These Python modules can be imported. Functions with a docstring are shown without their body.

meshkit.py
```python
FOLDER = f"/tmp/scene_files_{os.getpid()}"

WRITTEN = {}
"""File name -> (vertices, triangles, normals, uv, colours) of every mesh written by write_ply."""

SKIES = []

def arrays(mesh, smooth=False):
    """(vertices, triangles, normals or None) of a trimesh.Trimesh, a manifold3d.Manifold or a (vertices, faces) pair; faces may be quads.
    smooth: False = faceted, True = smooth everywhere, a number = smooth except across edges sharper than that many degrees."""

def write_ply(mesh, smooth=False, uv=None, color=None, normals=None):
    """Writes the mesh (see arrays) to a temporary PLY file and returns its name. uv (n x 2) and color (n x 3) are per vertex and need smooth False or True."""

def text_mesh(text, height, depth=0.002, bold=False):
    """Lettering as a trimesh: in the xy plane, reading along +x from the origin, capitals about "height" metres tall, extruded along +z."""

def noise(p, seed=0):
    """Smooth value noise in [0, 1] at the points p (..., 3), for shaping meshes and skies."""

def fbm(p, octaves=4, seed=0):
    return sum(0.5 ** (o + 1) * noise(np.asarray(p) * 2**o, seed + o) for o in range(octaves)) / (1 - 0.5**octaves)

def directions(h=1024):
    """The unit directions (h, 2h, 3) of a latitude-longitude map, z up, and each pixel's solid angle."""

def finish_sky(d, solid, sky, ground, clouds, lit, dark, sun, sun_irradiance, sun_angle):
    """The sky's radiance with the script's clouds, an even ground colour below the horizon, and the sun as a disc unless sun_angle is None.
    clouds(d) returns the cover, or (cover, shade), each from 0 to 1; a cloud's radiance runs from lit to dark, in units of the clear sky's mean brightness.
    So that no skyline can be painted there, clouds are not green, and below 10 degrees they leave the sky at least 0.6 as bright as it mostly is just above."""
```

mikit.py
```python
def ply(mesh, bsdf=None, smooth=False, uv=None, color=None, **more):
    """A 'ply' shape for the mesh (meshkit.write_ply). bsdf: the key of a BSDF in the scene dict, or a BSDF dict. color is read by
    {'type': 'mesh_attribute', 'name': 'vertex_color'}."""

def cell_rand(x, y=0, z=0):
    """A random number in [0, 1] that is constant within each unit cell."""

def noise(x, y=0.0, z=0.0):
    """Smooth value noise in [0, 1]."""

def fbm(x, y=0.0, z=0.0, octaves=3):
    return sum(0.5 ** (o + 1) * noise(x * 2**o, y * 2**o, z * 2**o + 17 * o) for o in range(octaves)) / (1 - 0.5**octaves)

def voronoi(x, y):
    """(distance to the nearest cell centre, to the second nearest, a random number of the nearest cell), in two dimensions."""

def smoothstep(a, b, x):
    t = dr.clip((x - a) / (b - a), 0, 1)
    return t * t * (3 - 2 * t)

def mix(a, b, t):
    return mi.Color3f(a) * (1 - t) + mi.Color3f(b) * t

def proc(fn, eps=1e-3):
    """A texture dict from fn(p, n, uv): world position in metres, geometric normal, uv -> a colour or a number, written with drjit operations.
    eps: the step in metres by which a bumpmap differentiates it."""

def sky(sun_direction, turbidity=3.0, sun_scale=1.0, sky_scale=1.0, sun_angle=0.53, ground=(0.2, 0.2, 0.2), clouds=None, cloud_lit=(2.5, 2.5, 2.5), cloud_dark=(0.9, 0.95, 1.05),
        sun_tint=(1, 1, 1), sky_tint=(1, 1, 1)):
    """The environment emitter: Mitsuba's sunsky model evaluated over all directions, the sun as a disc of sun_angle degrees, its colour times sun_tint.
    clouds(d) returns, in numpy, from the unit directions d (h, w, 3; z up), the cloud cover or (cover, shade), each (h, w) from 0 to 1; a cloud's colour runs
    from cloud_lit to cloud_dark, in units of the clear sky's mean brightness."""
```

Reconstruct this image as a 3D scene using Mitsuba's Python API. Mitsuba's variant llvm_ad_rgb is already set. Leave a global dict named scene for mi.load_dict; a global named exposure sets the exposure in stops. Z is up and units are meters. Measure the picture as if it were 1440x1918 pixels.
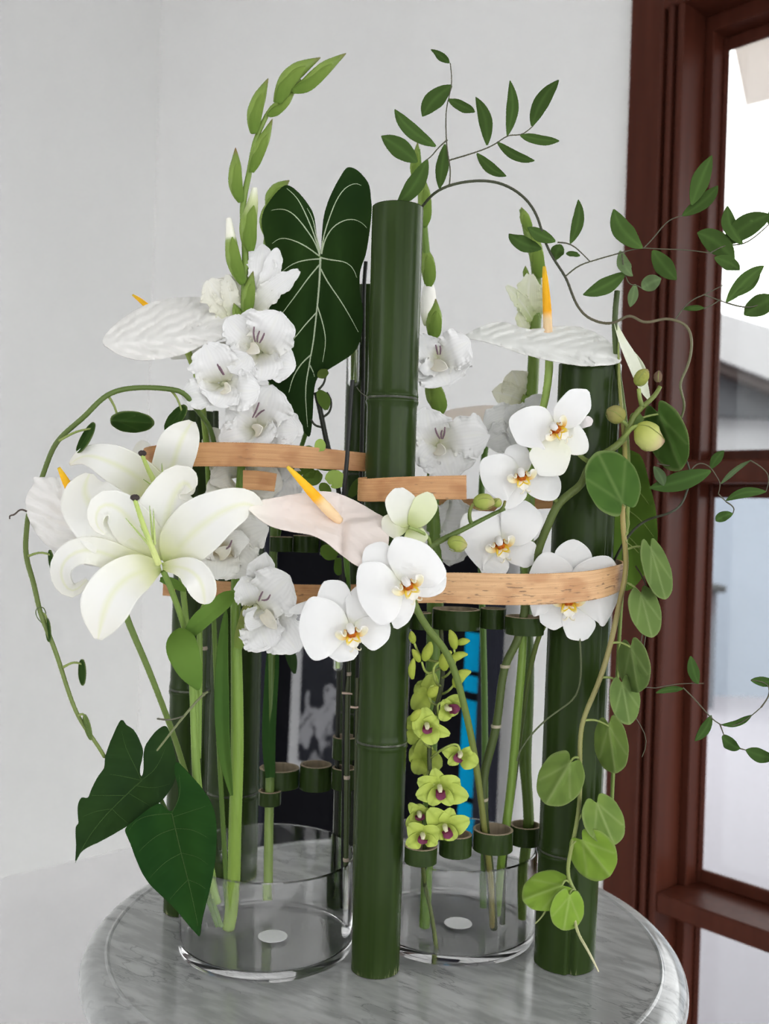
import math
import numpy as np, trimesh
import drjit as dr
import mitsuba as mi
import mikit, meshkit
from scipy.interpolate import CubicSpline, PchipInterpolator
from scipy.spatial import Delaunay
from shapely.geometry import Polygon, Point
from shapely import contains_xy

# ------------------------------------------------------------------ camera, sky, exposure
exposure = 4.5
EYE, FOCAL, ROLL = 1.263, 1830.0, math.radians(1.9)
CR, SR = math.cos(ROLL), math.sin(ROLL)
T4 = mi.ScalarTransform4f
scene, labels = {}, {}
scene['camera'] = {'type': 'thinlens', 'fov': 2 * math.degrees(math.atan(720 / FOCAL)), 'fov_axis': 'x', 'near_clip': 0.02, 'far_clip': 200.0,
                   'aperture_radius': 0.0035, 'focus_distance': 1.06,
                   'to_world': T4().look_at(origin=[0, 0, EYE], target=[0, 1, EYE], up=[-SR, 0, CR])}


def cloud_cover(d):
    n = meshkit.fbm(d * 2.5, 3, 5)
    return np.ones(d.shape[:2]), 0.25 + 0.5 * n


scene['sky'] = mikit.sky((-0.25, -0.55, 0.8), turbidity=4.0, sun_scale=0.0, sky_scale=1.0, ground=(0.3, 0.3, 0.3), clouds=cloud_cover,
                         cloud_lit=(1.87, 1.9, 1.885), cloud_dark=(1.24, 1.26, 1.265))


def at(x, y, Y):
    """The point of the world at depth Y that stands at this place of the 1440 x 1918 frame."""
    u, v = x - 720.0, 959.0 - y
    return np.array([Y * (u * CR - v * SR) / FOCAL, Y, EYE + Y * (u * SR + v * CR) / FOCAL])


# ------------------------------------------------------------------ materials
fbm, noise, smoothstep, mix = mikit.fbm, mikit.noise, mikit.smoothstep, mikit.mix
VC = {'type': 'mesh_attribute', 'name': 'vertex_color'}


def material(key, d, two=True):
    scene[key] = {'type': 'twosided', 'bsdf': d} if two else d


def rgb(*c):
    return {'type': 'rgb', 'value': list(c)}


material('m_petal', {'type': 'principledthin', 'base_color': VC, 'roughness': 0.55, 'diff_trans': 0.45, 'eta': 1.4}, False)
material('m_leaf', {'type': 'principledthin', 'base_color': VC, 'roughness': 0.36, 'diff_trans': 0.3, 'eta': 1.33}, False)
material('m_gloss', {'type': 'principled', 'base_color': VC, 'roughness': 0.38, 'specular': 0.28})
material('m_matte', {'type': 'principled', 'base_color': VC, 'roughness': 0.75, 'specular': 0.3})
material('m_dark', {'type': 'principled', 'base_color': VC, 'roughness': 0.6, 'specular': 0.03})
material('m_wax', {'type': 'principledthin', 'base_color': VC, 'roughness': 0.32, 'diff_trans': 0.12, 'eta': 1.5}, False)


def f_culm(p, n, uv):
    s = fbm(uv.x * 34, uv.y * 2.2, 0.5, 3)
    t = fbm(uv.x * 9, uv.y * 7.0, 3.5, 3)
    c = mix((0.017, 0.033, 0.007), (0.028, 0.048, 0.011), s)
    c = mix(c, mi.Color3f(0.042, 0.068, 0.022), smoothstep(0.5, 0.85, t) * 0.6)
    cut = smoothstep(0.004 + 0.010 * noise(uv.x * 90, 0.0, 8.0) ** 3, 0.0, uv.y) * smoothstep(0.5, 0.75, noise(uv.x * 170, uv.y * 60, 1.5)) * smoothstep(0.45, 0.65, noise(uv.x * 9, 0.0, 2.5))
    return mix(c, mi.Color3f(0.45, 0.44, 0.25), cut)


material('m_bamboo', {'type': 'principled', 'base_color': mikit.proc(f_culm), 'roughness': 0.24, 'specular': 0.13})


def f_band(p, n, uv):
    s = fbm(uv.x * 22, uv.y * 1100, 0.0, 3)
    b = fbm(uv.x * 40, uv.y * 60, 7.0, 3)
    c = mix((0.42, 0.195, 0.075), (0.60, 0.34, 0.155), s)
    c = mix(c, mi.Color3f(0.34, 0.135, 0.045), smoothstep(0.45, 0.8, b) * 0.65)
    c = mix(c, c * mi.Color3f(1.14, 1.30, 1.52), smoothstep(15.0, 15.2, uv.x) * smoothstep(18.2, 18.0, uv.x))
    sp = smoothstep(0.66, 0.86, fbm(uv.x * 120, uv.y * 520, 4.0, 2)) * smoothstep(0.50, 0.66, fbm(uv.x * 16, uv.y * 40, 11.0, 2))
    return mix(c, mi.Color3f(0.10, 0.055, 0.03), sp * 0.7)


material('m_band', {'type': 'principled', 'base_color': mikit.proc(f_band), 'roughness': 0.5, 'specular': 0.4})


def f_marble(p, n, uv):
    w = fbm(p.x * 7, p.y * 7, p.z * 7, 3)
    q = p.x * 0.55 + p.y * 0.83
    r = p.y * 0.55 - p.x * 0.83
    a = fbm(q * 70 + w * 2.0, r * 20 + w * 1.6, p.z * 30, 5)
    b = fbm(q * 38 + w * 2.4, r * 11 - w * 1.5, p.z * 20 + 9, 4)
    c = mix((0.385, 0.394, 0.390), (0.275, 0.283, 0.280), smoothstep(0.3, 0.7, a))
    v = smoothstep(0.035, 0.0, dr.abs(a - 0.55)) * smoothstep(0.44, 0.62, fbm(p.x * 12, p.y * 15, p.z * 9 + 4, 3))
    v2 = smoothstep(0.022, 0.0, dr.abs(b - 0.45)) * smoothstep(0.42, 0.6, w)
    c = mix(c, mi.Color3f(0.12, 0.125, 0.125), v * 0.6)
    c = mix(c, mi.Color3f(0.14, 0.145, 0.145), v2 * 0.5)
    return mix(c, mi.Color3f(0.47, 0.48, 0.48), smoothstep(0.62, 0.8, b) * 0.5)


material('m_marble', {'type': 'principled', 'base_color': mikit.proc(f_marble), 'roughness': 0.13, 'specular': 0.5})


def f_mahogany(p, n, uv):
    g = fbm(p.x * 60, p.y * 60, p.z * 3.0, 3)
    h = fbm(p.x * 9, p.y * 9, p.z * 1.5 + 5, 2)
    return mix((0.038, 0.010, 0.006), (0.086, 0.023, 0.013), g * 0.6 + h * 0.4)


material('m_mahogany', {'type': 'principled', 'base_color': mikit.proc(f_mahogany), 'roughness': 0.36, 'specular': 0.06, 'clearcoat': 0.22, 'clearcoat_gloss': 0.97})


def f_plaster(p, n, uv):
    a = fbm(p.x * 2.2, p.y * 2.2, p.z * 1.2, 3)
    return mix((0.74, 0.74, 0.73), (0.80, 0.80, 0.79), a)


material('m_plaster', {'type': 'principled', 'base_color': mikit.proc(f_plaster), 'roughness': 0.7, 'specular': 0.25})


def f_floor(p, n, uv):
    return mix((0.70, 0.69, 0.70), (0.78, 0.77, 0.78), fbm(p.x * 3, p.y * 3, 0.0, 3))


material('m_floor', {'type': 'principled', 'base_color': mikit.proc(f_floor), 'roughness': 0.4, 'specular': 0.4})


def f_print(p, n, uv):
    w = fbm(uv.x * 5, uv.y * 5, 2.0, 3)
    a = fbm(uv.x * 9 + w * 6, uv.y * 7 + w * 5, 0.0, 4)
    low = smoothstep(0.45, 0.12, uv.y)
    c = smoothstep(0.54, 0.70, a + low * 0.14 - 0.05)
    return mix((0.008, 0.009, 0.014), (0.20, 0.20, 0.215), c)


material('m_print', {'type': 'principled', 'base_color': mikit.proc(f_print), 'roughness': 0.6, 'specular': 0.12})
scene['m_glass'] = {'type': 'dielectric', 'int_ior': 1.5, 'ext_ior': 1.0}
scene['m_pane'] = {'type': 'thindielectric', 'int_ior': 1.5, 'ext_ior': 1.0}

# ------------------------------------------------------------------ naming
used = set()


def numbered(key):
    if key not in used:
        used.add(key)
        return key
    k = 1
    while f'{key}_{k:03d}' in used:
        k += 1
    used.add(f'{key}_{k:03d}')
    return f'{key}_{k:03d}'


def thing(name, label, cat, group=None):
    key = numbered(name)
    labels[key] = {'label': label, 'category': cat}
    if group:
        labels[key]['group'] = group
    return key


def put(parent, name, mesh, mat, smooth=True, label=None, kind=None, uv=None):
    """One entry of the scene: mesh is (vertices, faces) or (vertices, faces, colours)."""
    key = numbered(parent + '__' + name if parent else name)
    col = mesh[2] if len(mesh) > 2 else None
    a, b, c = (mesh[0][np.asarray(mesh[1])[:, k]] for k in range(3))
    faces = mesh[1] if np.einsum('ij,ij->', a, np.cross(b, c)) > 0 or len(mesh[1]) < 4 else np.asarray(mesh[1])[:, ::-1]
    scene[key] = mikit.ply((mesh[0], faces), mat, smooth=smooth, uv=uv, color=col)
    if label or kind:
        labels[key] = {**({'label': label} if label else {}), **({'kind': kind} if kind else {})}
    return key


def holder(parent, name):
    return numbered(parent + '__' + name)


# ------------------------------------------------------------------ geometry
def join(meshes):
    V, F, C, n = [], [], [], 0
    for m in meshes:
        V.append(m[0]); F.append(np.asarray(m[1]) + n); n += len(m[0])
        if len(m) > 2:
            C.append(m[2])
    return (np.vstack(V), np.vstack(F), np.vstack(C)) if C else (np.vstack(V), np.vstack(F))


def curve(P, us):
    P = np.asarray(P, float)
    if len(P) == 2:
        return P[0] + (P[1] - P[0]) * np.asarray(us)[:, None]
    t = np.r_[0, np.cumsum(np.sqrt(np.linalg.norm(np.diff(P, axis=0), axis=1)) + 1e-9)]
    t /= t[-1]
    k = np.interp(us, np.linspace(0, 1, 400), np.linspace(0, 1, 400))
    s = CubicSpline(t, P, bc_type='natural')
    fine = s(np.linspace(0, 1, 200))
    L = np.r_[0, np.cumsum(np.linalg.norm(np.diff(fine, axis=0), axis=1))]
    L /= L[-1]
    return s(np.interp(k, L, np.linspace(0, 1, 200)))


def along(vals, us):
    vals = np.asarray(vals, float)
    x = np.linspace(0, 1, len(vals))
    return np.maximum(PchipInterpolator(x, vals)(us), 1e-6) if len(vals) > 2 else np.interp(us, x, vals)


def stops(cs, us):
    """cs: [(u, (r, g, b)), ...] or one colour."""
    us = np.asarray(us)
    if not isinstance(cs[0], (tuple, list)):
        return np.broadcast_to(np.array(cs, float), us.shape + (3,))
    x = [c[0] for c in cs]
    return np.stack([np.interp(us, x, [c[1][k] for c in cs]) for k in range(3)], -1)


def unit(v):
    v = np.asarray(v, float)
    return v / np.maximum(np.linalg.norm(v, axis=-1, keepdims=True), 1e-12)


def grid_faces(a, b, wrap=False):
    i, j = np.meshgrid(np.arange(a - 1), np.arange(b if wrap else b - 1), indexing='ij')
    j2 = (j + 1) % b
    q = np.stack([i * b + j, (i + 1) * b + j, (i + 1) * b + j2, i * b + j2], -1).reshape(-1, 4)
    return np.vstack([q[:, [0, 1, 2]], q[:, [0, 2, 3]]])


def vnormals(V, F):
    n = np.zeros_like(V)
    fn = np.cross(V[F[:, 1]] - V[F[:, 0]], V[F[:, 2]] - V[F[:, 0]])
    for k in range(3):
        np.add.at(n, F[:, k], fn)
    return unit(n)


def solid(V, F, C, th):
    """A sheet with a thickness: the two sides and the rim, closed."""
    n = vnormals(V, F)
    e = np.vstack([F[:, [0, 1]], F[:, [1, 2]], F[:, [2, 0]]])
    und = np.sort(e, 1)
    _, inv, cnt = np.unique(und, axis=0, return_inverse=True, return_counts=True)
    rim = e[cnt[inv.ravel()] == 1]
    N = len(V)
    side = np.vstack([np.stack([rim[:, 1], rim[:, 0], rim[:, 0] + N], 1), np.stack([rim[:, 1], rim[:, 0] + N, rim[:, 1] + N], 1)])
    return np.vstack([V + n * th / 2, V - n * th / 2]), np.vstack([F, F[:, ::-1] + N, side]), np.vstack([C, C])


def blade(P, W, N=(0, -1, 0), nu=18, nv=9, cup=0.0, fold=0.0, ruf=0.0, rf=4.0, frill=0.0, jag=0.0, streak=0.0, ridge=0.0, rk=5, th=0.0007, seed=0, col=(0.8, 0.8, 0.8), edge=None, rib=None):
    """A petal or leaf blade along a spine P with half widths W (metres): cup and fold bend it across, ruf waves its rim."""
    u = (1 - np.cos(np.linspace(0, np.pi, nu))) / 2 * 0.5 + np.linspace(0, 1, nu) * 0.5
    C = curve(P, u)
    T = unit(np.gradient(C, axis=0))
    if np.ndim(N) == 1:
        N = np.broadcast_to(np.asarray(N, float), C.shape)
    else:
        N = np.stack([np.interp(u, np.linspace(0, 1, len(N)), np.asarray(N)[:, k]) for k in range(3)], -1)
    S = unit(np.cross(T, N))
    M = np.cross(S, T)
    w = along(W, u)
    W = np.asarray(W, float)
    if W[-1] > 0.3 * W.max():
        w = w * np.sqrt(np.clip(1 - np.clip((u - 0.70) / 0.30, 0, 1) ** 2.4, 0.0004, 1))
    v = np.sin(np.linspace(-1, 1, nv) * np.pi / 2) * 0.6 + np.linspace(-1, 1, nv) * 0.4
    uu, vv = np.meshgrid(u, v, indexing='ij')
    ph = seed * 1.7
    env = np.sin(np.pi * np.clip(uu * 0.9 + 0.1, 0, 1)) ** 0.5
    off = cup * vv ** 2 + fold * np.abs(vv) + ruf * np.abs(vv) ** 2.5 * np.sin(2 * np.pi * rf * uu + ph + (vv > 0) * 2.1) * env + frill * np.abs(vv) ** 6 * (np.sin(2 * np.pi * rf * 2.7 * uu + ph * 2 + vv) + 0.6 * np.sin(2 * np.pi * rf * 4.3 * uu + ph)) * env
    off = off + ruf * 0.35 * (meshkit.noise(np.stack([uu * 6 + seed, vv * 3, uu * 0 + seed], -1), 3) - 0.5)
    if ridge:
        off = off + ridge * np.cos(np.pi * rk * vv + 3.0 * meshkit.noise(np.stack([uu * 5, vv * 4, uu * 0 + seed], -1), 9)) * env * (0.4 + 0.6 * np.abs(vv))
    ww = w[:, None] * v[None]
    if jag:
        ww = ww * (1 + jag * np.abs(vv) ** 3 * (2 * meshkit.noise(np.stack([uu * 13, np.sign(vv) * 3, uu * 0 + seed], -1), 5) - 1))
    tipj = jag * 0.5 * w.max() * (2 * meshkit.noise(np.stack([vv * 4.5, uu * 0, uu * 0 + seed], -1), 6) - 1) * np.clip((uu - 0.75) / 0.25, 0, 1) ** 2
    V = C[:, None] + T[:, None] * tipj[..., None] + S[:, None] * ww[..., None] + M[:, None] * (off * w[:, None])[..., None]
    c = stops(col, uu)
    if streak:
        c = c * (1 - streak * (0.5 + 0.5 * np.cos(np.pi * 11 * vv + 2.5 * meshkit.noise(np.stack([uu * 3, vv * 3, uu * 0 + seed], -1), 4))) * (0.35 + 0.65 * uu))[..., None]
    if edge is not None:
        c = c + (np.asarray(edge) - c) * (np.abs(vv) ** 3)[..., None]
    if rib is not None:
        c = c + (np.asarray(rib[0]) - c) * (np.exp(-(vv / rib[1]) ** 2))[..., None] * (rib[2] if len(rib) > 2 else 1.0)
    F = grid_faces(nu, nv)
    return solid(V.reshape(-1, 3), F, np.ascontiguousarray(c).reshape(-1, 3), th)


def tube(P, R, n=8, m=None, col=(0.1, 0.2, 0.05), flat=1.0, N=(0, -1, 0), bump=0.0, seed=0):
    """A round stem along P with radii R (metres), capped; flat squeezes it along N."""
    m = m or max(6, 4 * len(P))
    u = np.linspace(0, 1, m)
    C = curve(P, u)
    T = unit(np.gradient(C, axis=0))
    r = along(R, u) if np.ndim(R) else np.full(m, R)
    A = unit(np.cross(T, np.where(np.abs(T @ unit(N))[:, None] < 0.97, np.asarray(N, float), [1.0, 0, 0])))
    for i in range(1, m):
        if A[i] @ A[i - 1] < 0:
            A[i] = -A[i]
    B = np.cross(T, A)
    a = np.arange(n) * 2 * np.pi / n
    ring = np.cos(a)[None, :, None] * A[:, None] + np.sin(a)[None, :, None] * B[:, None] * flat
    rr = r[:, None] * np.ones(n)
    if bump:
        rr = rr * (1 + bump * (meshkit.noise(np.stack([u[:, None] * m * 0.8 + a * 0, np.cos(a)[None] * n / 4 + u[:, None] * 0, np.sin(a)[None] * n / 4 + u[:, None] * 0 + seed], -1)) - 0.5))
    V = (C[:, None] + rr[..., None] * ring).reshape(-1, 3)
    V = np.vstack([V, C[0], C[-1]])
    F = grid_faces(m, n, True)
    i = np.arange(n)
    k = (m - 1) * n
    F = np.vstack([F, np.stack([i * 0 + m * n, i, (i + 1) % n], 1), np.stack([i * 0 + m * n + 1, k + (i + 1) % n, k + i], 1)])
    c = np.repeat(stops(col, u), n, 0)
    return V, F[:, ::-1], np.vstack([c, c[:1], c[-1:]])


def px(P, Y):
    """Points of the frame to the world: (x, y) or (x, y, extra depth in cm)."""
    return np.array([at(p[0], p[1], Y + (p[2] * 0.01 if len(p) > 2 else 0.0)) for p in P])


def wpx(W, Y):
    return np.asarray(W, float) * Y / FOCAL


def stem(P, R, Y, col, n=8, **k):
    return tube(px(P, Y), wpx(R, Y) if np.ndim(R) else R * Y / FOCAL, n, col=col, **k)


def chaikin(P, it=2):
    P = np.asarray(P, float)
    for _ in range(it):
        Q = np.roll(P, -1, 0)
        P = np.stack([P * 0.75 + Q * 0.25, P * 0.25 + Q * 0.75], 1).reshape(-1, P.shape[1])
    return P


def leaf_sheet(outline, depth, step, th=0.0009, color=None, it=2):
    """A leaf of any outline: the outline in the frame, depth(x, y) in metres, filled with a fine triangle net and given a thickness."""
    o = chaikin(outline, it)
    poly = Polygon(o).buffer(0)
    poly = poly if poly.geom_type == 'Polygon' else max(poly.geoms, key=lambda g: g.area)
    L = poly.exterior.length
    b = np.array([poly.exterior.interpolate(t).coords[0] for t in np.linspace(0, L, max(24, int(L / (step * 0.6))), endpoint=False)])
    x0, y0, x1, y1 = poly.bounds
    gx, gy = np.meshgrid(np.arange(x0, x1, step), np.arange(y0, y1, step * 0.866))
    gx = gx + (np.arange(gx.shape[0]) % 2 * step / 2)[:, None]
    g = np.stack([gx.ravel(), gy.ravel()], -1)
    inner = poly.buffer(-step * 0.45)
    g = g[contains_xy(inner, g[:, 0], g[:, 1])]
    pts = np.vstack([b, g])
    tri = Delaunay(pts).simplices
    cen = pts[tri].mean(1)
    tri = tri[contains_xy(poly, cen[:, 0], cen[:, 1])]
    a = pts[tri]
    s = (a[:, 1, 0] - a[:, 0, 0]) * (a[:, 2, 1] - a[:, 0, 1]) - (a[:, 1, 1] - a[:, 0, 1]) * (a[:, 2, 0] - a[:, 0, 0])
    tri = np.where((s > 0)[:, None], tri[:, ::-1], tri)
    V = np.array([at(x, y, depth(x, y)) for x, y in pts])
    C = np.array([color(x, y) if callable(color) else color for x, y in pts], float)
    return solid(V, tri, C, th)


def lathe(profile, n=64, axis=(0, 0), z=0.0):
    pr = np.asarray(profile, float)
    a = np.pi / 2 + np.arange(n) * 2 * np.pi / n
    V = np.stack([axis[0] + pr[:, :1] * np.cos(a), axis[1] + pr[:, :1] * np.sin(a), z + pr[:, 1:] + 0 * a], -1).reshape(-1, 3)
    return V, grid_faces(len(pr), n, True)[:, ::-1]


def ring_uv(m, n, us, vs):
    a = np.arange(n) / n
    return np.stack(np.broadcast_arrays(a[None, :] * us, np.asarray(vs)[:, None]), -1).reshape(-1, 2)


def box(lo, hi, bevel=0.0):
    m = trimesh.creation.box(extents=np.subtract(hi, lo))
    if bevel:
        e = np.subtract(hi, lo) / 2
        b = min(bevel, *(e * 0.45))
        pts = []
        for sx in (-1, 1):
            for sy in (-1, 1):
                for sz in (-1, 1):
                    for k in range(3):
                        q = e - b
                        q = q + b * (np.arange(3) == k)
                        pts.append(q * [sx, sy, sz])
        m = trimesh.convex.convex_hull(np.array(pts))
    m.apply_translation((np.asarray(lo) + np.asarray(hi)) / 2)
    return np.array(m.vertices), np.array(m.faces)

# ------------------------------------------------------------------ the room: two walls meet at a corner behind the table
CORNER = np.array([-0.88, 3.594])
ALONG = np.array([0.676, -0.737]) / np.hypot(0.676, 0.737)     # along the window wall, towards the viewer's right
OUT = np.array([-ALONG[1], ALONG[0]])                          # through the window wall, outwards


def wall_box(s0, s1, n0, n1, z0, z1, bevel=0.0):
    v, f = box((s0, n0, z0), (s1, n1, z1), bevel)
    q = CORNER + v[:, :1] * ALONG + v[:, 1:2] * OUT
    return np.column_stack([q, v[:, 2]]), f


def structure(name, mesh, mat, label, parent=None, smooth=False):
    return put(parent, name, mesh, mat, smooth, label, 'structure')


def plain(mesh, c):
    return mesh[0], mesh[1], np.tile(np.asarray(c, float), (len(mesh[0]), 1))


S0, S1, S2, SG = 2.0457, 2.168, 2.188, 2.1975                 # casing, reveal, sash, glass along the wall
N1, N2 = 0.0707, 0.112                                         # depth of the stop and of the glass
SR_END = 3.30
structure('floor', wall_box(-0.2, 8.2, -8.0, 0.2, -0.06, 0.0), 'm_floor', 'pale floor of the room behind the marble table')
structure('wall_back', wall_box(0.0, S0 + 0.03, 0.0, 0.115, 0.0, 3.5), 'm_plaster', 'smooth white plaster wall beside the window frame')
v, f = box((-0.2, -8.0, 0.0), (0.0, 0.2, 3.5))
q = CORNER + v[:, :1] * ALONG + v[:, 1:2] * OUT
structure('wall_left', (np.column_stack([q, v[:, 2]]), f), 'm_plaster', 'white plaster wall on the left of the flowers')
HI = 3.5
structure('ceiling', box((-6.0, -4.2, HI), (5.5, 4.2, HI + 0.1)), 'm_plaster', 'white ceiling of the room')
structure('wall_right', wall_box(SR_END + 0.09, SR_END + 0.55, 0.0, 0.2, 0.0, HI), 'm_plaster', 'white plaster wall beyond the window')
structure('trim_1', wall_box(S0 + 0.03, 8.2, 0.0, 0.2, 2.44, HI), 'm_plaster', 'white plaster above the windows')
structure('trim_2', box((-6.0, -4.2, 2.75), (5.5, -4.0, HI)), 'm_plaster', 'white beam over the open veranda side behind the viewer')
structure('wall_front', box((-6.0, -4.2, 0.0), (-0.3, -4.0, 2.75)), 'm_plaster', 'white wall behind the viewer')

w = 'window_1'
labels[w] = {'label': 'dark red mahogany window with glass panes at the right', 'kind': 'structure'}
used.add(w)
M = 'm_mahogany'
for a, b, n in ((S0, S0 + 0.079, -0.022), (S0 + 0.079, S0 + 0.088, -0.006), (S0 + 0.088, S0 + 0.100, -0.018), (S0 + 0.100, S0 + 0.108, -0.004), (S0 + 0.108, S1, -0.014)):
    put(w, 'casing_board', wall_box(a, b, n, 0.115, 0.0, 2.44, 0.003), M, False)
put(w, 'jamb', wall_box(S1, S2, N1, N2 + 0.010, 0.0, 2.32, 0.002), M, False)
put(w, 'header', wall_box(S0, SR_END + 0.09, -0.02, 0.2, 2.32, 2.46, 0.004), M, False)
put(w, 'jamb', wall_box(SR_END, SR_END + 0.12, -0.02, 0.2, 0.0, 2.32, 0.004), M, False)
put(w, 'transom', wall_box(S1, SR_END, -0.010, N2 + 0.012, 0.467, 0.507, 0.003), M, False)
put(w, 'transom', wall_box(S1, SR_END, 0.0, N2 + 0.012, 1.343, 1.388, 0.003), M, False)
put(w, 'sill', wall_box(S1, SR_END, -0.02, N2 + 0.012, 0.0, 0.05, 0.003), M, False)
put(w, 'head_stop', wall_box(S1, SR_END, N1, N2 + 0.02, 2.285, 2.32, 0.002), M, False)
for z0, z1 in ((0.05, 0.467), (0.507, 1.343), (1.388, 2.285)):
    sash = holder(w, 'sash')
    labels[sash] = {'kind': 'structure'}
    b = 0.027
    put(sash, 'stile', wall_box(S2, SG - 0.003, N2 - 0.001, N2 + 0.012, z0, z1, 0.002), M, False)
    put(sash, 'bead', wall_box(SG - 0.008, SG, N2 + 0.003, N2 + 0.011, z0, z1, 0.003), M, False)
    put(sash, 'stile', wall_box(SR_END - 0.03, SR_END, N2 - 0.001, N2 + 0.03, z0, z1, 0.002), M, False)
    put(sash, 'rail', wall_box(SG - 0.003, SR_END - 0.03, N2 + 0.002, N2 + 0.014, z0, z0 + b, 0.003), M, False)
    put(sash, 'rail', wall_box(SG - 0.003, SR_END - 0.03, N2 + 0.002, N2 + 0.014, z1 - b, z1, 0.003), M, False)
    c = [CORNER + s * ALONG + (N2 + 0.0105) * OUT for s in (SG - 0.002, SR_END - 0.02)]
    V = np.array([[*c[0], z0 + 0.02], [*c[1], z0 + 0.02], [*c[1], z1 - 0.02], [*c[0], z1 - 0.02]])
    put(sash, 'pane', (V, np.array([[0, 1, 2], [0, 2, 3]])), 'm_pane', False, 'clear glass pane')

# ------------------------------------------------------------------ outdoors, through the glass
m = box((-25.0, -25.0, -0.16), (30.0, 34.0, -0.08))
put(None, 'patio_ground', plain(m, (0.23, 0.225, 0.245)), 'm_matte', False, 'pale paved patio outside the window', 'structure')


def far_box(x0, x1, y0, y1, Y, deep, c, parent, name, label=None, bevel=0.0):
    a, b = at(x0, y1, Y), at(x1, y0, Y)
    v, f = box((min(a[0], b[0]), Y, min(a[2], b[2])), (max(a[0], b[0]), Y + deep, max(a[2], b[2])), bevel)
    return put(parent, name, plain((v, f), c), 'm_matte', False, label)


h = thing('outbuilding', 'white outbuilding with a sloping roof seen through the upper window pane', 'building')
g0 = at(1150, 1290, 7.6)[0]
v, f = box((g0, 7.6, -0.1), (g0 + 8, 11.0, 1.98))
put(h, 'wall', plain((v, f), (0.27, 0.31, 0.36)), 'm_matte', False)


def slab(P, Y, deep, c, name, label=None):
    """A board with this outline in the frame, standing at depth Y and so many metres thick."""
    f_ = np.array([at(x, y, Y) for x, y in P]); n = len(P)
    V = np.vstack([f_, f_ + [0, deep, 0]])
    F = [[0, k, k + 1] for k in range(1, n - 1)] + [[n, n + k + 1, n + k] for k in range(1, n - 1)]
    for k in range(n):
        k2 = (k + 1) % n
        F += [[k, k + n, k2 + n], [k, k2 + n, k2]]
    return put(h, name, plain((V, np.array(F)), c), 'm_matte', False, label)


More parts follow.
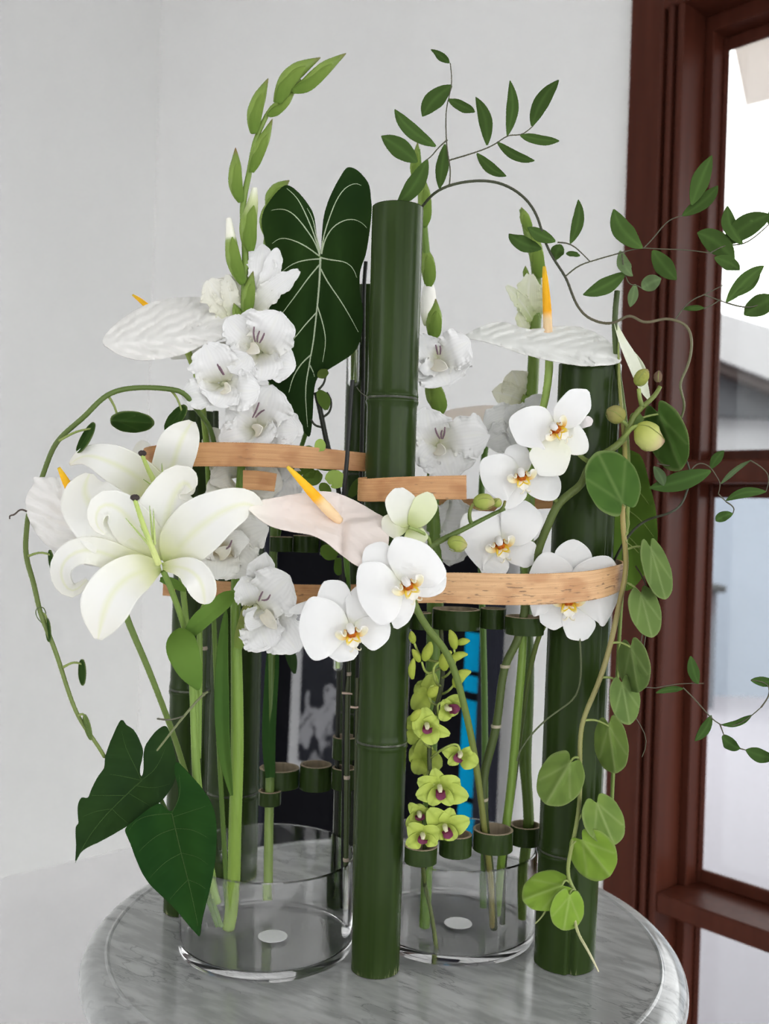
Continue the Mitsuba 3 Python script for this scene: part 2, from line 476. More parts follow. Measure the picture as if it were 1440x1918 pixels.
far_box(1150, 2900, 772, 905, 7.58, 0.02, (0.32, 0.325, 0.33), h, 'wall_panel', 'light grey upper wall')
far_box(1150, 2900, 744, 772, 7.45, 0.2, (0.06, 0.065, 0.07), h, 'beam')
slab([(1200, 640), (1700, 770), (1700, 748), (1200, 748)], 7.5, 0.08, (0.17, 0.175, 0.18), 'gable_panel')
slab([(1200, 612), (1700, 810), (1700, 840), (1200, 634)], 7.3, 0.12, (0.045, 0.035, 0.032), 'fascia')
slab([(1200, 540), (1700, 690), (1700, 812), (1200, 614)], 7.25, 2.5, (0.34, 0.34, 0.34), 'roof', 'white sloping roof')
e = thing('roof_eave', 'cream house eave above the outer side of the upper pane', 'eave')
a = [at(1372, 78, 3.4), at(1396, 200, 5.2), at(1600, 150, 4.6), at(1600, 10, 3.2)]
V = np.vstack([a, np.array(a) + [0, 0, 0.12]])
put(e, 'soffit', plain((V, np.array([[0, 1, 2], [0, 2, 3], [4, 6, 5], [4, 7, 6], [0, 4, 5], [0, 5, 1], [1, 5, 6], [1, 6, 2], [2, 6, 7], [2, 7, 3], [3, 7, 4], [3, 4, 0]])), (0.74, 0.66, 0.56)), 'm_matte', False)
ot = thing('patio_table', 'small grey table standing far outside behind the lower pane', 'table')
pa, pb = at(1290, 1095, 6.9), at(1356, 1095, 6.9)
z = pa[2]
put(ot, 'table_top', plain(box((pa[0], 6.9, z - 0.05), (pb[0] + 0.02, 7.4, z), 0.01), (0.05, 0.055, 0.055)), 'm_matte', False)
put(ot, 'apron', plain(box((pa[0] + 0.02, 6.95, z - 0.22), (pb[0] - 0.03, 7.35, z - 0.05), 0.005), (0.10, 0.10, 0.11)), 'm_matte', False)
for xx in (pa[0] + 0.02, pb[0] - 0.07):
    for yy in (6.95, 7.31):
        put(ot, 'leg', plain(box((xx, yy, -0.06), (xx + 0.04, yy + 0.04, z - 0.2), 0.004), (0.12, 0.13, 0.145)), 'm_matte', False)
put(ot, 'stretcher', plain(box((pa[0] + 0.04, 6.96, 0.22), (pb[0] - 0.05, 6.99, 0.25), 0.004), (0.12, 0.13, 0.145)), 'm_matte', False)

# ------------------------------------------------------------------ the framed poster that leans on the wall behind
po = thing('framed_poster', 'large black framed poster leaning on the wall behind the flowers', 'poster')


def lean(s0, s1, t0, t1, n0, n1, bevel=0.0):
    """A box on the leaning poster: s along the wall, t up the poster, n out of its face."""
    v, f = box((s0, n0, t0), (s1, n1, t1), bevel)
    off = -0.060 + 0.022 * v[:, 2] / 1.26 - v[:, 1]
    q = CORNER + v[:, :1] * ALONG + off[:, None] * OUT
    return np.column_stack([q, v[:, 2]]), f


def s_of(xpix, y):
    qq = (xpix - (959 - y) * math.tan(ROLL) - 720) / FOCAL
    c = CORNER - 0.06 * OUT
    return (qq * c[1] - c[0]) / (ALONG[0] - qq * ALONG[1])


sa, sb, sc = s_of(488, 1300), s_of(932, 1350), s_of(898, 1350)
fw = sb - sc
put(po, 'backing', plain(lean(sa + 0.02, sb - 0.02, 0.02, 1.24, 0.0, 0.012), (0.004, 0.004, 0.006)), 'm_dark', False, 'black print')
for args in ((sa, sa + fw, 0.0, 1.26), (sb - fw, sb, 0.0, 1.26), (sa + fw, sb - fw, 0.0, fw), (sa + fw, sb - fw, 1.26 - fw, 1.26)):
    put(po, 'frame_bar', plain(lean(*args, 0.0, 0.03, 0.004), (0.018, 0.019, 0.027)), 'm_dark', False)
p0, p1, p2 = s_of(547, 1300), s_of(565, 1300), s_of(740, 1300)
put(po, 'mat_border', plain(lean(p0, p2 + (p1 - p0), 0.52, 1.02, 0.012, 0.016), (0.34, 0.34, 0.35)), 'm_dark', False, 'white border of the photograph')
v, f = lean(p1, p2, 0.55, 0.99, 0.016, 0.018)
put(po, 'photograph', (v, f), 'm_print', False, 'black and white photograph', uv=np.column_stack([(v[:, 0] - v[:, 0].min()) / np.ptp(v[:, 0]), (v[:, 2] - 0.55) / 0.44]))
b0, b1 = s_of(868, 1300), s_of(896, 1300)
for t0, t1 in ((0.895, 0.985), (0.845, 0.883), (0.60, 0.825), (0.44, 0.585)):
    put(po, 'blue_block', plain(lean(b0, b1, t0, t1, 0.012, 0.018, 0.006), (0.0, 0.26, 0.50)), 'm_dark', False, 'bright blue printed block')

# ------------------------------------------------------------------ marble table
TC = at(718, 1813, 1.2)
TX, TY, TZ = TC[0], 1.2, 0.75
tb = thing('round_table', 'round grey veined marble pedestal table carrying the flowers', 'table')
R = 0.358
prof = [(0.0, 0.0), (R - 0.0325, 0.0), (R - 0.0315, 0.0010), (R - 0.0298, 0.0019), (R - 0.0280, 0.0014), (R - 0.0270, 0.0004), (R - 0.024, 0.0)]
prof += [(R - 0.024 + 0.024 * math.sin(a), -0.024 + 0.024 * math.cos(a)) for a in np.linspace(0.15, math.pi * 0.95, 14)]
prof += [(R - 0.03, -0.050), (R - 0.06, -0.054), (0.0, -0.054)]
prof = [(max(r, 1e-4), z) for r, z in prof]
put(tb, 'top', lathe(prof, 160, (TX, TY), TZ), 'm_marble', 35, 'round marble top with a rolled rim')
prof = [(1e-4, -0.056), (0.16, -0.056), (0.16, -0.075), (0.07, -0.11), (0.05, -0.2), (0.07, -0.36), (0.075, -0.42), (0.055, -0.56), (0.10, -0.64), (0.24, -0.70), (0.26, -0.72), (0.26, -0.748), (1e-4, -0.748)]
put(tb, 'pedestal', lathe(prof, 64, (TX, TY), TZ), 'm_marble', 35)

# ------------------------------------------------------------------ glass vases
VASES = [(at(498, 1769, 1.151), 0.102, 'left-hand wide clear glass cylinder vase standing under the lilies'), (at(845, 1735, 1.205), 0.102, 'right-hand wide clear glass cylinder vase below the green orchids')]
for c, r, lab in VASES:
    va = thing('glass_vase', lab, 'vase', 'clear glass vases on the table')
    hgt, t = 0.110, 0.0032
    pr = [(1e-4, 0.0006), (r - 0.006, 0.0006), (r - 0.0025, 0.0016), (r - 0.0007, 0.0038), (r, 0.0075), (r, hgt - 0.0012), (r - 0.0012, hgt), (r - t + 0.0012, hgt), (r - t, hgt - 0.0012), (r - t, 0.016), (r - t - 0.002, 0.0125), (r - 0.010, 0.0108), (1e-4, 0.0105)]
    put(va, 'body', lathe(pr, 128, (c[0], c[1]), TZ), 'm_glass', 40)
    s = lathe([(1e-4, 0.0), (0.0172, 0.0), (0.0172, 0.0005), (1e-4, 0.0005)], 40, (c[0] + 0.008, c[1] - 0.004), TZ + 0.0109)
    put(va, 'sticker', plain(s, (0.75, 0.76, 0.76)), 'm_matte', False, 'round white sticker on the vase bottom')

# ------------------------------------------------------------------ bamboo poles
POLES = []


def pole(bot, top, Y, r0, r1, nodes, label, groove=None):
    """bot, top: centre line in the frame; radii in metres; nodes: rows of the frame where the culm has a joint."""
    a, b = at(bot[0], bot[1], Y), at(top[0], top[1], Y)
    a[2] = TZ + 0.0008
    L = b[2] - a[2]
    n = 120
    zs = [0.0, 0.0006] + list(np.linspace(0.004, L - 0.004, 46)) + [L - 0.0006, L]
    nz = [(at(top[0] + (bot[0] - top[0]) * (y - top[1]) / (bot[1] - top[1]), y, Y)[2] - a[2]) for y in nodes]
    for q in nz:
        zs += [q + d for d in (-0.012, -0.008, -0.005, -0.003, -0.0015, 0.0, 0.0015, 0.003, 0.005, 0.009)]
    zs = np.unique(np.round(sorted(zs), 5))
    ang = np.pi / 2 + np.arange(n) * 2 * np.pi / n

    def rad(z, q=ang):
        r = r0 + (r1 - r0) * z / L
        for k in nz:
            d = z - k
            r = r + 0.0016 * math.exp(-((d + 0.0035) / 0.0028) ** 2) - 0.0012 * math.exp(-(d / 0.0011) ** 2) + 0.0012 * math.exp(-((d - 0.003) / 0.0035) ** 2)
        rr = np.full(len(q), r)
        if groove is not None:
            fade = 1.0 if not nz or z > nz[0] + 0.01 or z < nz[0] - 0.02 else 0.2
            for ga, z0, z1, g in groove:
                if z0 * L <= z <= z1 * L:
                    d = np.angle(np.exp(1j * (q - ga)))
                    rr = rr + fade * (-g * np.exp(-(d / 0.075) ** 2) + 0.40 * g * np.exp(-((np.abs(d) - 0.18) / 0.06) ** 2))
        return rr
    rows, vs = [], []
    th = 0.0055
    for z in zs:
        c = a + (b - a) * z / L
        r = rad(z)
        rows.append(np.stack([c[0] + r * np.cos(ang), c[1] + r * np.sin(ang), np.full(n, c[2])], -1)); vs.append(z)
    for z in np.linspace(L - 0.0002, 0.0, 8):
        c = a + (b - a) * z / L
        r = np.full(n, r0 + (r1 - r0) * z / L - th)
        rows.append(np.stack([c[0] + r * np.cos(ang), c[1] + r * np.sin(ang), np.full(n, c[2])], -1)); vs.append(0.3)
    rows.append(rows[0]); vs.append(0.0)
    V = np.vstack(rows)
    k = thing('bamboo_pole', label, 'bamboo pole', 'dark green bamboo poles on the table')
    off = len(POLES) * 3.7
    uv = np.stack(np.broadcast_arrays(((ang / (2 * np.pi)) - 0.25)[None] + off, np.array(vs)[:, None]), -1).reshape(-1, 2)
    put(k, 'culm', (V, grid_faces(len(rows), n, True)[:, ::-1]), 'm_bamboo', True, uv=uv)
    for q in nz:
        c = a + (b - a) * q / L
        rr = r0 + (r1 - r0) * q / L
        pr = [(rr - 0.004, -0.0016), (rr + 0.0006, -0.0014), (rr + 0.0010, -0.0004), (rr + 0.0008, 0.0022), (rr + 0.0006, 0.0052), (rr - 0.004, 0.0056), (rr - 0.004, -0.0016)]
        v, f = lathe(pr, 96, (c[0], c[1]), c[2])
        d = 1 + 0.02 * (meshkit.noise(v * 900) - 0.5)[:, None] * [1, 1, 0]
        v = np.array([c[0], c[1], 0]) + (v - [c[0], c[1], 0]) * d
        put(k, 'node', (v, f, np.array([0.05, 0.056, 0.04]) * (0.5 + 0.9 * meshkit.noise(v * 420) + 5.0 * np.clip(meshkit.noise(v * 130 + 3) - 0.62, 0, 1))[:, None]), 'm_gloss', True, 'greyish ring of the bamboo joint')
    POLES.append((a, b, r0))
    return k


pole((702, 1826), (745, 390), 1.098, 0.0270, 0.0287, (1388, 748), 'tallest and frontmost dark green bamboo pole in the middle of the table')
pole((1056, 1812), (1105, 684), 1.130, 0.0347, 0.0358, (1590,), 'thick bamboo pole standing at the right beside the round-leaved vine', [(-math.pi / 2 + 0.72, 0.18, 1.0, 0.0042), (-math.pi / 2 - 0.02, 0.0, 0.165, 0.0034)])
pole((343, 1715), (371, 772), 1.240, 0.0250, 0.0246, (1290,), 'leftmost bamboo pole, its cut top beside the arching vine')
pole((431, 1655), (446, 985), 1.360, 0.0362, 0.0362, (1480,), 'bamboo pole behind the thick gladiolus stem and the left vase')
pole((660, 1690), (694, 541), 1.275, 0.0285, 0.0285, (1330, 890), 'shaded bamboo pole just left behind the tallest pole')

# ------------------------------------------------------------------ bamboo slices tied into chains
RING_NO = [0]


def slice_ring(x0, x1, ytop, ybot, Y, label, group):
    RING_NO[0] += 1
    c = at((x0 + x1) / 2, ytop, Y)
    r = (x1 - x0) / 2 * Y / FOCAL
    hgt = (ybot - ytop) * Y / FOCAL * 0.80
    t = max(0.0028, r * 0.13)
    pr = [(r - t, 0), (r - 0.0006, 0), (r, -0.0006), (r, -hgt + 0.0005), (r - 0.0005, -hgt), (r - t, -hgt), (r - t, 0)]
    n = 56
    v, f = lathe(pr, n, (c[0], c[1]), c[2])
    k = thing('bamboo_slice', label, 'bamboo slice', group)
    uv = ring_uv(len(pr), n, 1.0, [0.3, 0.3, 0.02, 0.08, 0.004, 0.0, 0.3]) + [RING_NO[0] * 5.3, 0]
    sel = f[(np.sort(f // n, 1).min(1) >= 2) & (np.sort(f // n, 1).max(1) <= 4)]
    put(k, 'skin', (v, sel), 'm_bamboo', True, uv=uv)
    ins = f[~((np.sort(f // n, 1).min(1) >= 2) & (np.sort(f // n, 1).max(1) <= 4))]
    col = np.tile([0.30, 0.24, 0.165], (len(v), 1)) * (0.75 + 0.5 * meshkit.noise(v * 700))[:, None]
    put(k, 'pith', (v, ins, col), 'm_matte', False, 'pale brown cut inside')
    return k


g1, g2, g3, g4 = 'bamboo slices above the right vase', 'bamboo slices behind the left vase', 'bamboo slices below the long wooden band', 'shaded bamboo slices under the pink anthurium'
slice_ring(758, 819, 1583, 1622, 1.085, 'bamboo slice right beside the tall pole under the green orchid blooms', g1)
slice_ring(823, 884, 1561, 1610, 1.105, 'bamboo slice under the lowest green orchid, second from the tall pole', g1)
slice_ring(886, 961, 1552, 1600, 1.110, 'bamboo slice holding the dark stem and the bright green stem', g1)
slice_ring(955, 1013, 1544, 1588, 1.190, 'bamboo slice holding the thick gladiolus stem beside the right pole', g1)
slice_ring(486, 561, 1437, 1481, 1.270, 'bamboo slice with a dark strap leaf standing in it', g2)
slice_ring(562, 622, 1431, 1488, 1.265, 'empty bamboo slice in the middle of the left chain', g2)
slice_ring(622, 668, 1437, 1486, 1.215, 'bamboo slice tied to the thin cane beside the tall pole', g2)
slice_ring(623, 670, 1379, 1430, 1.222, 'upper bamboo slice stacked over the one tied to the cane', g2)
slice_ring(484, 527, 1480, 1513, 1.245, 'small bamboo slice below the one with the strap leaf', g2)
slice_ring(767, 808, 1147, 1186, 1.130, 'bamboo slice next to the tall pole below the wooden band', g3)
slice_ring(810, 899, 1140, 1187, 1.140, 'widest bamboo slice below the wooden band', g3)
slice_ring(900, 948, 1139, 1186, 1.140, 'narrow bamboo slice between two others below the wooden band', g3)
slice_ring(946, 1019, 1154, 1196, 1.105, 'bamboo slice under the left petals of the orchid behind the band', g3)
slice_ring(505, 548, 1005, 1040, 1.215, 'dark bamboo slice left under the pink anthurium', g4)
slice_ring(549, 598, 1003, 1042, 1.225, 'dark bamboo slice in the middle under the pink anthurium', g4)
slice_ring(600, 640, 1010, 1048, 1.225, 'dark bamboo slice right under the pink anthurium', g4)

# ------------------------------------------------------------------ split bamboo bands
BAND_NO = [0]


def band(P, Y, hpx, label, tilt=0.0, joint=None):
    BAND_NO[0] += 1
    C = curve(px(P, Y), np.linspace(0, 1, 70))
    hh = along(hpx, np.linspace(0, 1, 70)) / 2 * Y / FOCAL
    T = unit(np.gradient(C, axis=0)); up = np.array([-0.0, 0, 1.0])
    N = unit(np.cross(T, up)); U = unit(np.cross(N, T))
    t = 0.0013
    L = np.r_[0, np.cumsum(np.linalg.norm(np.diff(C, axis=0), axis=1))]
    sec = [(-1, -0.6), (-0.97, -1), (-0.5, -1.15), (0, -1.2), (0.5, -1.15), (0.97, -1), (1, -0.6), (1, 0.6), (0.97, 1), (-0.97, 1), (-1, 0.6)]
    bulge = 1 + (0.35 * np.exp(-((np.linspace(0, 1, 70) - joint) / 0.012) ** 2) if joint else 0) * np.ones(70)
    V = np.stack([C + U * hh[:, None] * a - N * (t * b * bulge)[:, None] * -1 for a, b in sec], 1)
    uv = np.stack([np.stack([L + BAND_NO[0] * 3.1, a * hh], -1) for a, b in sec], 1)
    m = len(sec)
    F = grid_faces(70, m, True)
    V = V.reshape(-1, 3); uv = uv.reshape(-1, 2)
    c0 = [[0, i, i + 1] for i in range(1, m - 1)]; k = 69 * m
    F = np.vstack([F, np.array(c0)[:, ::-1], np.array(c0) + k])
    key = thing('bamboo_band', label, 'bamboo band')
    put(key, 'strip', (V, F), 'm_band', False, uv=uv)
    return key


band([(283, 868, 4), (271, 862, 2.2), (277, 858, 0.6), (320, 853, -0.4), (400, 851, -0.6), (480, 852, 0), (590, 858, 1.5), (687, 866, 3.2), (720, 868, 5)], 1.08, [40, 43, 45, 44, 38, 34], 'long tan bamboo band running from the lily to the tallest pole', joint=0.48)
band([(700, 912, 4.0), (679, 914, 3.4), (672, 916, 2.2), (680, 918, 0.9), (720, 917, 0.1), (790, 914, 0), (873, 913, 0.6)], 1.05, [40, 43, 45, 44, 46], 'short tan bamboo band wrapped in front of the tallest pole')
band([(455, 899), (485, 900), (516, 904)], 1.092, [37, 36, 34], 'short brown end of bamboo band below the long upper band')
band([(306, 1099, 4), (420, 1106, 2), (560, 1113, 0), (700, 1113, -1)], 1.19, [34, 36, 38], 'lower shaded bamboo band passing behind the gladiolus flowers')
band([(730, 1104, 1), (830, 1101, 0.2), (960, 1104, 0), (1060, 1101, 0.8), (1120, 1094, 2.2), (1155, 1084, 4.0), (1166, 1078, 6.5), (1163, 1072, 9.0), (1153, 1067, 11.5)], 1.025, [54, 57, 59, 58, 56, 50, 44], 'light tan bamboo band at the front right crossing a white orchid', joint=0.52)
band([(800, 946), (900, 946), (1035, 941)], 1.21, [24, 24, 22], 'dark bamboo band behind the middle white orchids')

# ------------------------------------------------------------------ colours of the plants
WHITE, CREAM, SHADE = (0.88, 0.88, 0.865), (0.86, 0.85, 0.76), (0.84, 0.84, 0.82)
LILY = [(0, (0.60, 0.68, 0.26)), (0.12, (0.79, 0.81, 0.50)), (0.34, (0.88, 0.875, 0.78)), (0.6, (0.89, 0.89, 0.86)), (1, (0.88, 0.87, 0.80))]
PHAL = [(0, (0.84, 0.85, 0.72)), (0.2, (0.89, 0.89, 0.88)), (1, (0.89, 0.89, 0.885))]
GLAD = [(0, (0.74, 0.74, 0.56)), (0.28, (0.86, 0.855, 0.79)), (0.55, (0.885, 0.885, 0.875)), (1, (0.885, 0.885, 0.88))]
GREEN, LIME, DARK = (0.085, 0.17, 0.028), (0.20, 0.30, 0.045), (0.022, 0.045, 0.013)
STALK = [(0, (0.16, 0.25, 0.05)), (1, (0.20, 0.31, 0.07))]


def petal(parent, Y, P, W, name='petal', col=WHITE, N=(0, -1, 0), mat='m_petal', dz=None, **k):
    """A petal from its place in the frame: spine points (x, y[, cm deeper]) and half widths in pixels."""
    P = [tuple(p) + (0,) * (3 - len(p)) for p in P]
    if dz is not None:
        d = np.interp(np.linspace(0, 1, len(P)), np.linspace(0, 1, len(dz)), dz)
        P = [(x, y, z + e) for (x, y, z), e in zip(P, d)]
    return put(parent, name, blade(px(P, Y), wpx(W, Y), N, col=col, **k), mat, True)


# ------------------------------------------------------------------ lilies
def pistil(fl, Y, base, tip, r, stig=9):
    put(fl, 'style', stem([base + (2.0,), ((base[0] + tip[0]) / 2 - 2, (base[1] + tip[1]) / 2, 0.0), tip + (-1.6,)], [r * 1.25, r, r * 0.8], Y, [(0, (0.60, 0.66, 0.26)), (1, (0.42, 0.54, 0.14))], 10), 'm_gloss')
    c = at(tip[0], tip[1] - 2, Y - 0.016)
    m = trimesh.creation.icosphere(subdivisions=3, radius=stig * Y / FOCAL)
    v = np.array(m.vertices)
    th = np.arctan2(v[:, 1], v[:, 0])
    v = v * (0.86 + 0.14 * np.cos(3 * th))[:, None] * [1.05, 1.05, 0.72] + c
    put(fl, 'stigma', (v, np.array(m.faces), np.tile([0.045, 0.035, 0.032], (len(v), 1))), 'm_matte', True, 'dark three-lobed stigma')


def filament(fl, Y, P, r=2.6):
    put(fl, 'filament', stem([P[0] + (1.2,), P[1] + (-1.2,)], [r, r * 0.7, 0.5], Y, [(0, (0.55, 0.64, 0.25)), (1, (0.33, 0.46, 0.13))], 6), 'm_gloss')


ly = thing('lily', 'large open white lily in front, its dark stigma over the curled petals', 'lily', 'white lilies at the left')
Y = 0.985
fl = holder(ly, 'flower')
k = dict(col=LILY, nu=26, nv=13, th=0.0011)
rib = ((0.80, 0.82, 0.55), 0.10, 0.55)
petal(fl, Y, [(300, 1048), (243, 1008), (190, 965), (160, 925), (168, 888)], [8, 42, 62, 52, 8], dz=[4.5, 1.2, -0.2, 0.6, 2.4], cup=0.16, rib=rib, ruf=0.05, seed=1, **k)
petal(fl, Y, [(308, 1050), (312, 995), (322, 940), (344, 905), (360, 918)], [9, 44, 58, 46, 14], dz=[4.5, 1.4, 0.2, 0.4, -0.8], cup=0.20, rib=rib, ruf=0.10, rf=3, seed=2, **k)
petal(fl, Y, [(292, 1056), (225, 1046), (165, 1030), (126, 1046), (116, 1082), (136, 1106), (163, 1086)], [7, 20, 27, 25, 22, 17, 4], dz=[4, 1.2, -0.4, 0.0, 1.4, 2.6, 3.0], cup=0.25, rib=rib, seed=3, **k)
petal(fl, Y, [(298, 1050), (255, 990), (215, 948), (188, 950), (181, 980), (197, 1000)], [8, 36, 42, 34, 20, 4], dz=[4.4, 0.8, -1.3, -2.0, -2.3, -2.6], cup=0.18, rib=rib, seed=4, ruf=0.04, **k)
petal(fl, Y, [(313, 1056), (350, 1010), (410, 962), (462, 944), (484, 958)], [9, 44, 52, 38, 10], dz=[4, 0.4, -1.4, -0.8, 0.6], cup=0.22, rib=rib, seed=5, **k)
petal(fl, Y, [(305, 1062), (345, 1064), (374, 1086), (384, 1132)], [8, 16, 28, 22], dz=[3.6, 0.6, -0.6, 0.4], cup=0.28, rib=rib, seed=6, ruf=0.06, **k)
petal(fl, Y, [(300, 1062), (240, 1082), (203, 1125), (184, 1197)], [9, 38, 47, 7], dz=[3.8, -0.6, -2.4, -1.6], cup=0.20, rib=rib, seed=7, **k)
pistil(fl, Y - 0.012, (297, 1056), (252, 934), 5.2, 9.0)
for p in (((291, 1035), (235, 970)), ((286, 1010), (280, 947)), ((290, 1020), (287, 953)), ((288, 1028), (262, 985))):
    filament(fl, Y - 0.012, p)
stemA = [(306, 1070, 3), (322, 1108, 4), (348, 1187, 6), (358, 1260, 7), (364, 1400, 8), (372, 1520, 9), (392, 1640, 11), (410, 1690, 12)]
put(ly, 'stem', stem(stemA, [6, 6, 6, 7, 8, 8, 7], Y, STALK, 10), 'm_gloss')
LEAF1 = [(0, (0.10, 0.19, 0.035)), (0.5, (0.13, 0.23, 0.045)), (1, (0.10, 0.18, 0.03))]
petal(ly, Y + 0.035, [(372, 1292), (352, 1248), (338, 1205), (336, 1176)], [3, 24, 30, 22], 'leaf', LEAF1, mat='m_leaf', dz=[0, -0.8, -0.5, 0.6], cup=-0.12, nv=11, ridge=0.012, rk=8)
petal(ly, Y + 0.05, [(352, 1190), (380, 1158), (412, 1132), (436, 1108)], [9, 17, 16, 8], 'leaf', LEAF1, mat='m_leaf', dz=[0, -0.6, 0.5, 3], fold=0.3, nv=9)
petal(ly, Y + 0.07, [(300, 1085), (325, 1092), (348, 1108)], [4, 9, 3], 'leaf', LEAF1, mat='m_leaf', fold=0.3, nv=7)

ly = thing('lily', 'white lily behind and above the front one, a pale petal crossing the bamboo band', 'lily', 'white lilies at the left')
Y = 1.035
fl = holder(ly, 'flower')
petal(fl, Y, [(294, 905), (272, 862), (262, 826)], [8, 24, 14], dz=[3, 7, 10], cup=0.2, seed=8, **k)
petal(fl, Y, [(296, 932), (255, 892), (208, 866), (162, 854), (131, 870)], [8, 38, 36, 20, 3], dz=[4, 0.6, -0.9, -0.4, 1.2], cup=0.2, rib=rib, seed=9, **k)
petal(fl, Y, [(308, 925), (324, 872), (340, 824), (360, 790)], [9, 38, 38, 7], dz=[4, 0.2, -1.4, 0.2], cup=0.22, rib=rib, seed=10, **k)
petal(fl, Y, [(312, 930), (340, 910), (362, 925)], [8, 28, 12], dz=[3, 1.2, 1.5], cup=0.2, seed=11, **k)
petal(fl, Y, [(292, 935), (270, 960), (250, 990)], [8, 30, 10], dz=[3, 1.5, 2], cup=0.2, seed=12, **k)
pistil(fl, Y - 0.01, (302, 928), (266, 851), 4.6, 8.0)
for p in (((306, 915), (303, 868)), ((307, 918), (310, 884)), ((298, 918), (269, 898)), ((294, 905), (272, 862))):
    filament(fl, Y - 0.01, p)
put(ly, 'stem', stem([(304, 932, 3), (330, 1030, 4), (342, 1100, 4.5), (352, 1190, 5), (366, 1300, 6), (368, 1400, 6.5), (378, 1520, 7), (404, 1680, 8)], [6, 6, 6, 6.5, 8], Y, STALK, 10), 'm_gloss')
put(ly, 'stem', stem([(352, 1190, 5), (376, 1145, 5), (390, 1115, 5.5)], [5, 4.5, 3], Y, STALK, 8), 'm_gloss')
put(ly, 'stem', stem([(373, 1150, 7), (374, 1240, 7), (373, 1345, 7), (372, 1420, 7.5)], [6, 6, 5.5, 5], Y, STALK, 8), 'm_gloss')

# ------------------------------------------------------------------ anthuriums
SPATHE = (0.86, 0.85, 0.82)


def spadix(an, P, R, Y, split=0.42):
    c = [(0, (0.80, 0.58, 0.36)), (split - 0.04, (0.83, 0.60, 0.33)), (split + 0.06, (0.90, 0.42, 0.015)), (0.85, (0.90, 0.50, 0.02)), (1, (0.72, 0.50, 0.05))]
    put(an, 'spadix', tube(px(P, Y), wpx(R, Y), 18, 44, col=c, bump=0.10), 'm_matte', True, 'yellow and orange spadix')


def vein_bumps(cx, cy, ang, gap, amp, k=1.0):
    """Relief of a spathe: veins that leave the midrib at an angle."""
    ca, sa = math.cos(ang), math.sin(ang)

    def f(x, y):
        a, b = (x - cx) * ca + (y - cy) * sa, -(x - cx) * sa + (y - cy) * ca
        n = meshkit.noise(np.array([x / 26, y / 26, 3.0])) - 0.5
        return amp * 1.2 * (meshkit.noise(np.array([x / 11, y / 11, 8.0])) - 0.5) + amp * (math.cos(2 * math.pi * (a * 0.5 + abs(b) * k + n * gap * 0.9) / gap) * min(1.0, abs(b) / 12) - 0.8 * math.exp(-(b / 5) ** 2))
    return f


an = thing('anthurium', 'white anthurium seen from below left of the tall gladiolus', 'anthurium')
Y = 1.10
vb = vein_bumps(343, 630, math.radians(174), 19, 0.0036, 1.2)
o = [(189, 643), (200, 622), (223, 602), (252, 582), (285, 566), (320, 559), (350, 557), (378, 556), (410, 562), (440, 585), (446, 612), (425, 632), (396, 642), (372, 650), (345, 664), (305, 672), (262, 676), (228, 668), (205, 654)]
put(an, 'spathe', leaf_sheet(o, lambda x, y: Y + 0.10 * (618 - y) / 100 + 0.00003 * (y - 612) ** 2 * 0.08 + vb(x, y), 4.6, 0.0012, SPATHE), 'm_wax')
o2 = [(345, 652), (380, 646), (420, 640), (452, 636), (440, 655), (400, 668), (350, 672), (310, 674)]
put(an, 'spathe_lobe', leaf_sheet(o2, lambda x, y: Y + 0.035 + 0.0004 * (y - 640), 6, 0.0012, (0.80, 0.79, 0.75)), 'm_wax')
spadix(an, [(300, 600, 10), (280, 578, 9.5), (262, 562, 9), (248, 552, 8.5)], [7, 6.5, 5, 2], Y, 0.2)
put(an, 'stem', stem([(342, 636, 2.5), (352, 660, 2.4), (368, 700, 2.6), (380, 770, 3), (388, 850, 4), (392, 960, 6), (400, 1150, 8), (410, 1400, 9), (428, 1720, 9)], [7, 6, 5, 5, 5, 5, 6], Y, [(0, (0.33, 0.42, 0.10)), (0.2, (0.15, 0.25, 0.04)), (1, (0.12, 0.21, 0.04))], 10), 'm_gloss')

an = thing('anthurium', 'white anthurium at the far left half hidden behind the lily', 'anthurium')
Y = 1.06
vb = vein_bumps(130, 960, math.radians(50), 22, 0.0022)
o = [(61, 892), (66, 905), (50, 925), (47, 950), (58, 985), (80, 1015), (112, 1040), (150, 1058), (200, 1062), (235, 1030), (232, 980), (205, 935), (175, 912), (150, 903), (108, 893), (76, 895)]
put(an, 'spathe', leaf_sheet(o, lambda x, y: Y - 0.00016 * (y - 970) + 0.0000016 * ((x - 140) ** 2 + (y - 975) ** 2) + vb(x, y), 5.5, 0.0012, (0.86, 0.845, 0.82)), 'm_wax')
spadix(an, [(150, 958, -0.4), (138, 932, -1.4), (124, 903, -2.2), (110, 876, -2.8)], [9, 8.5, 7, 3], Y, 0.15)
put(an, 'stem', stem([(190, 1010, 0.6), (214, 1080, 2), (235, 1150, 3), (268, 1230, 5), (300, 1310, 7), (326, 1380, 8.5), (345, 1440, 10), (380, 1560, 12), (410, 1690, 13)], [7, 6.5, 6, 6, 6], Y, [(0, (0.15, 0.22, 0.06)), (1, (0.20, 0.28, 0.07))], 10), 'm_gloss')

an = thing('anthurium', 'pinkish anthurium in the middle with a long yellow spadix', 'anthurium')
Y = 1.004
vb = vein_bumps(600, 975, math.radians(190), 22, 0.0009)
o = [(458, 950), (470, 941), (493, 936), (520, 931), (543, 927), (570, 923), (593, 921), (612, 920), (632, 924), (655, 933), (680, 946), (702, 960), (718, 968), (727, 985), (729, 1010), (724, 1035), (712, 1055), (697, 1067), (679, 1065), (660, 1055), (644, 1043), (630, 1032), (612, 1016), (593, 1005), (570, 999), (545, 996), (520, 990), (500, 983), (484, 972), (471, 960)]


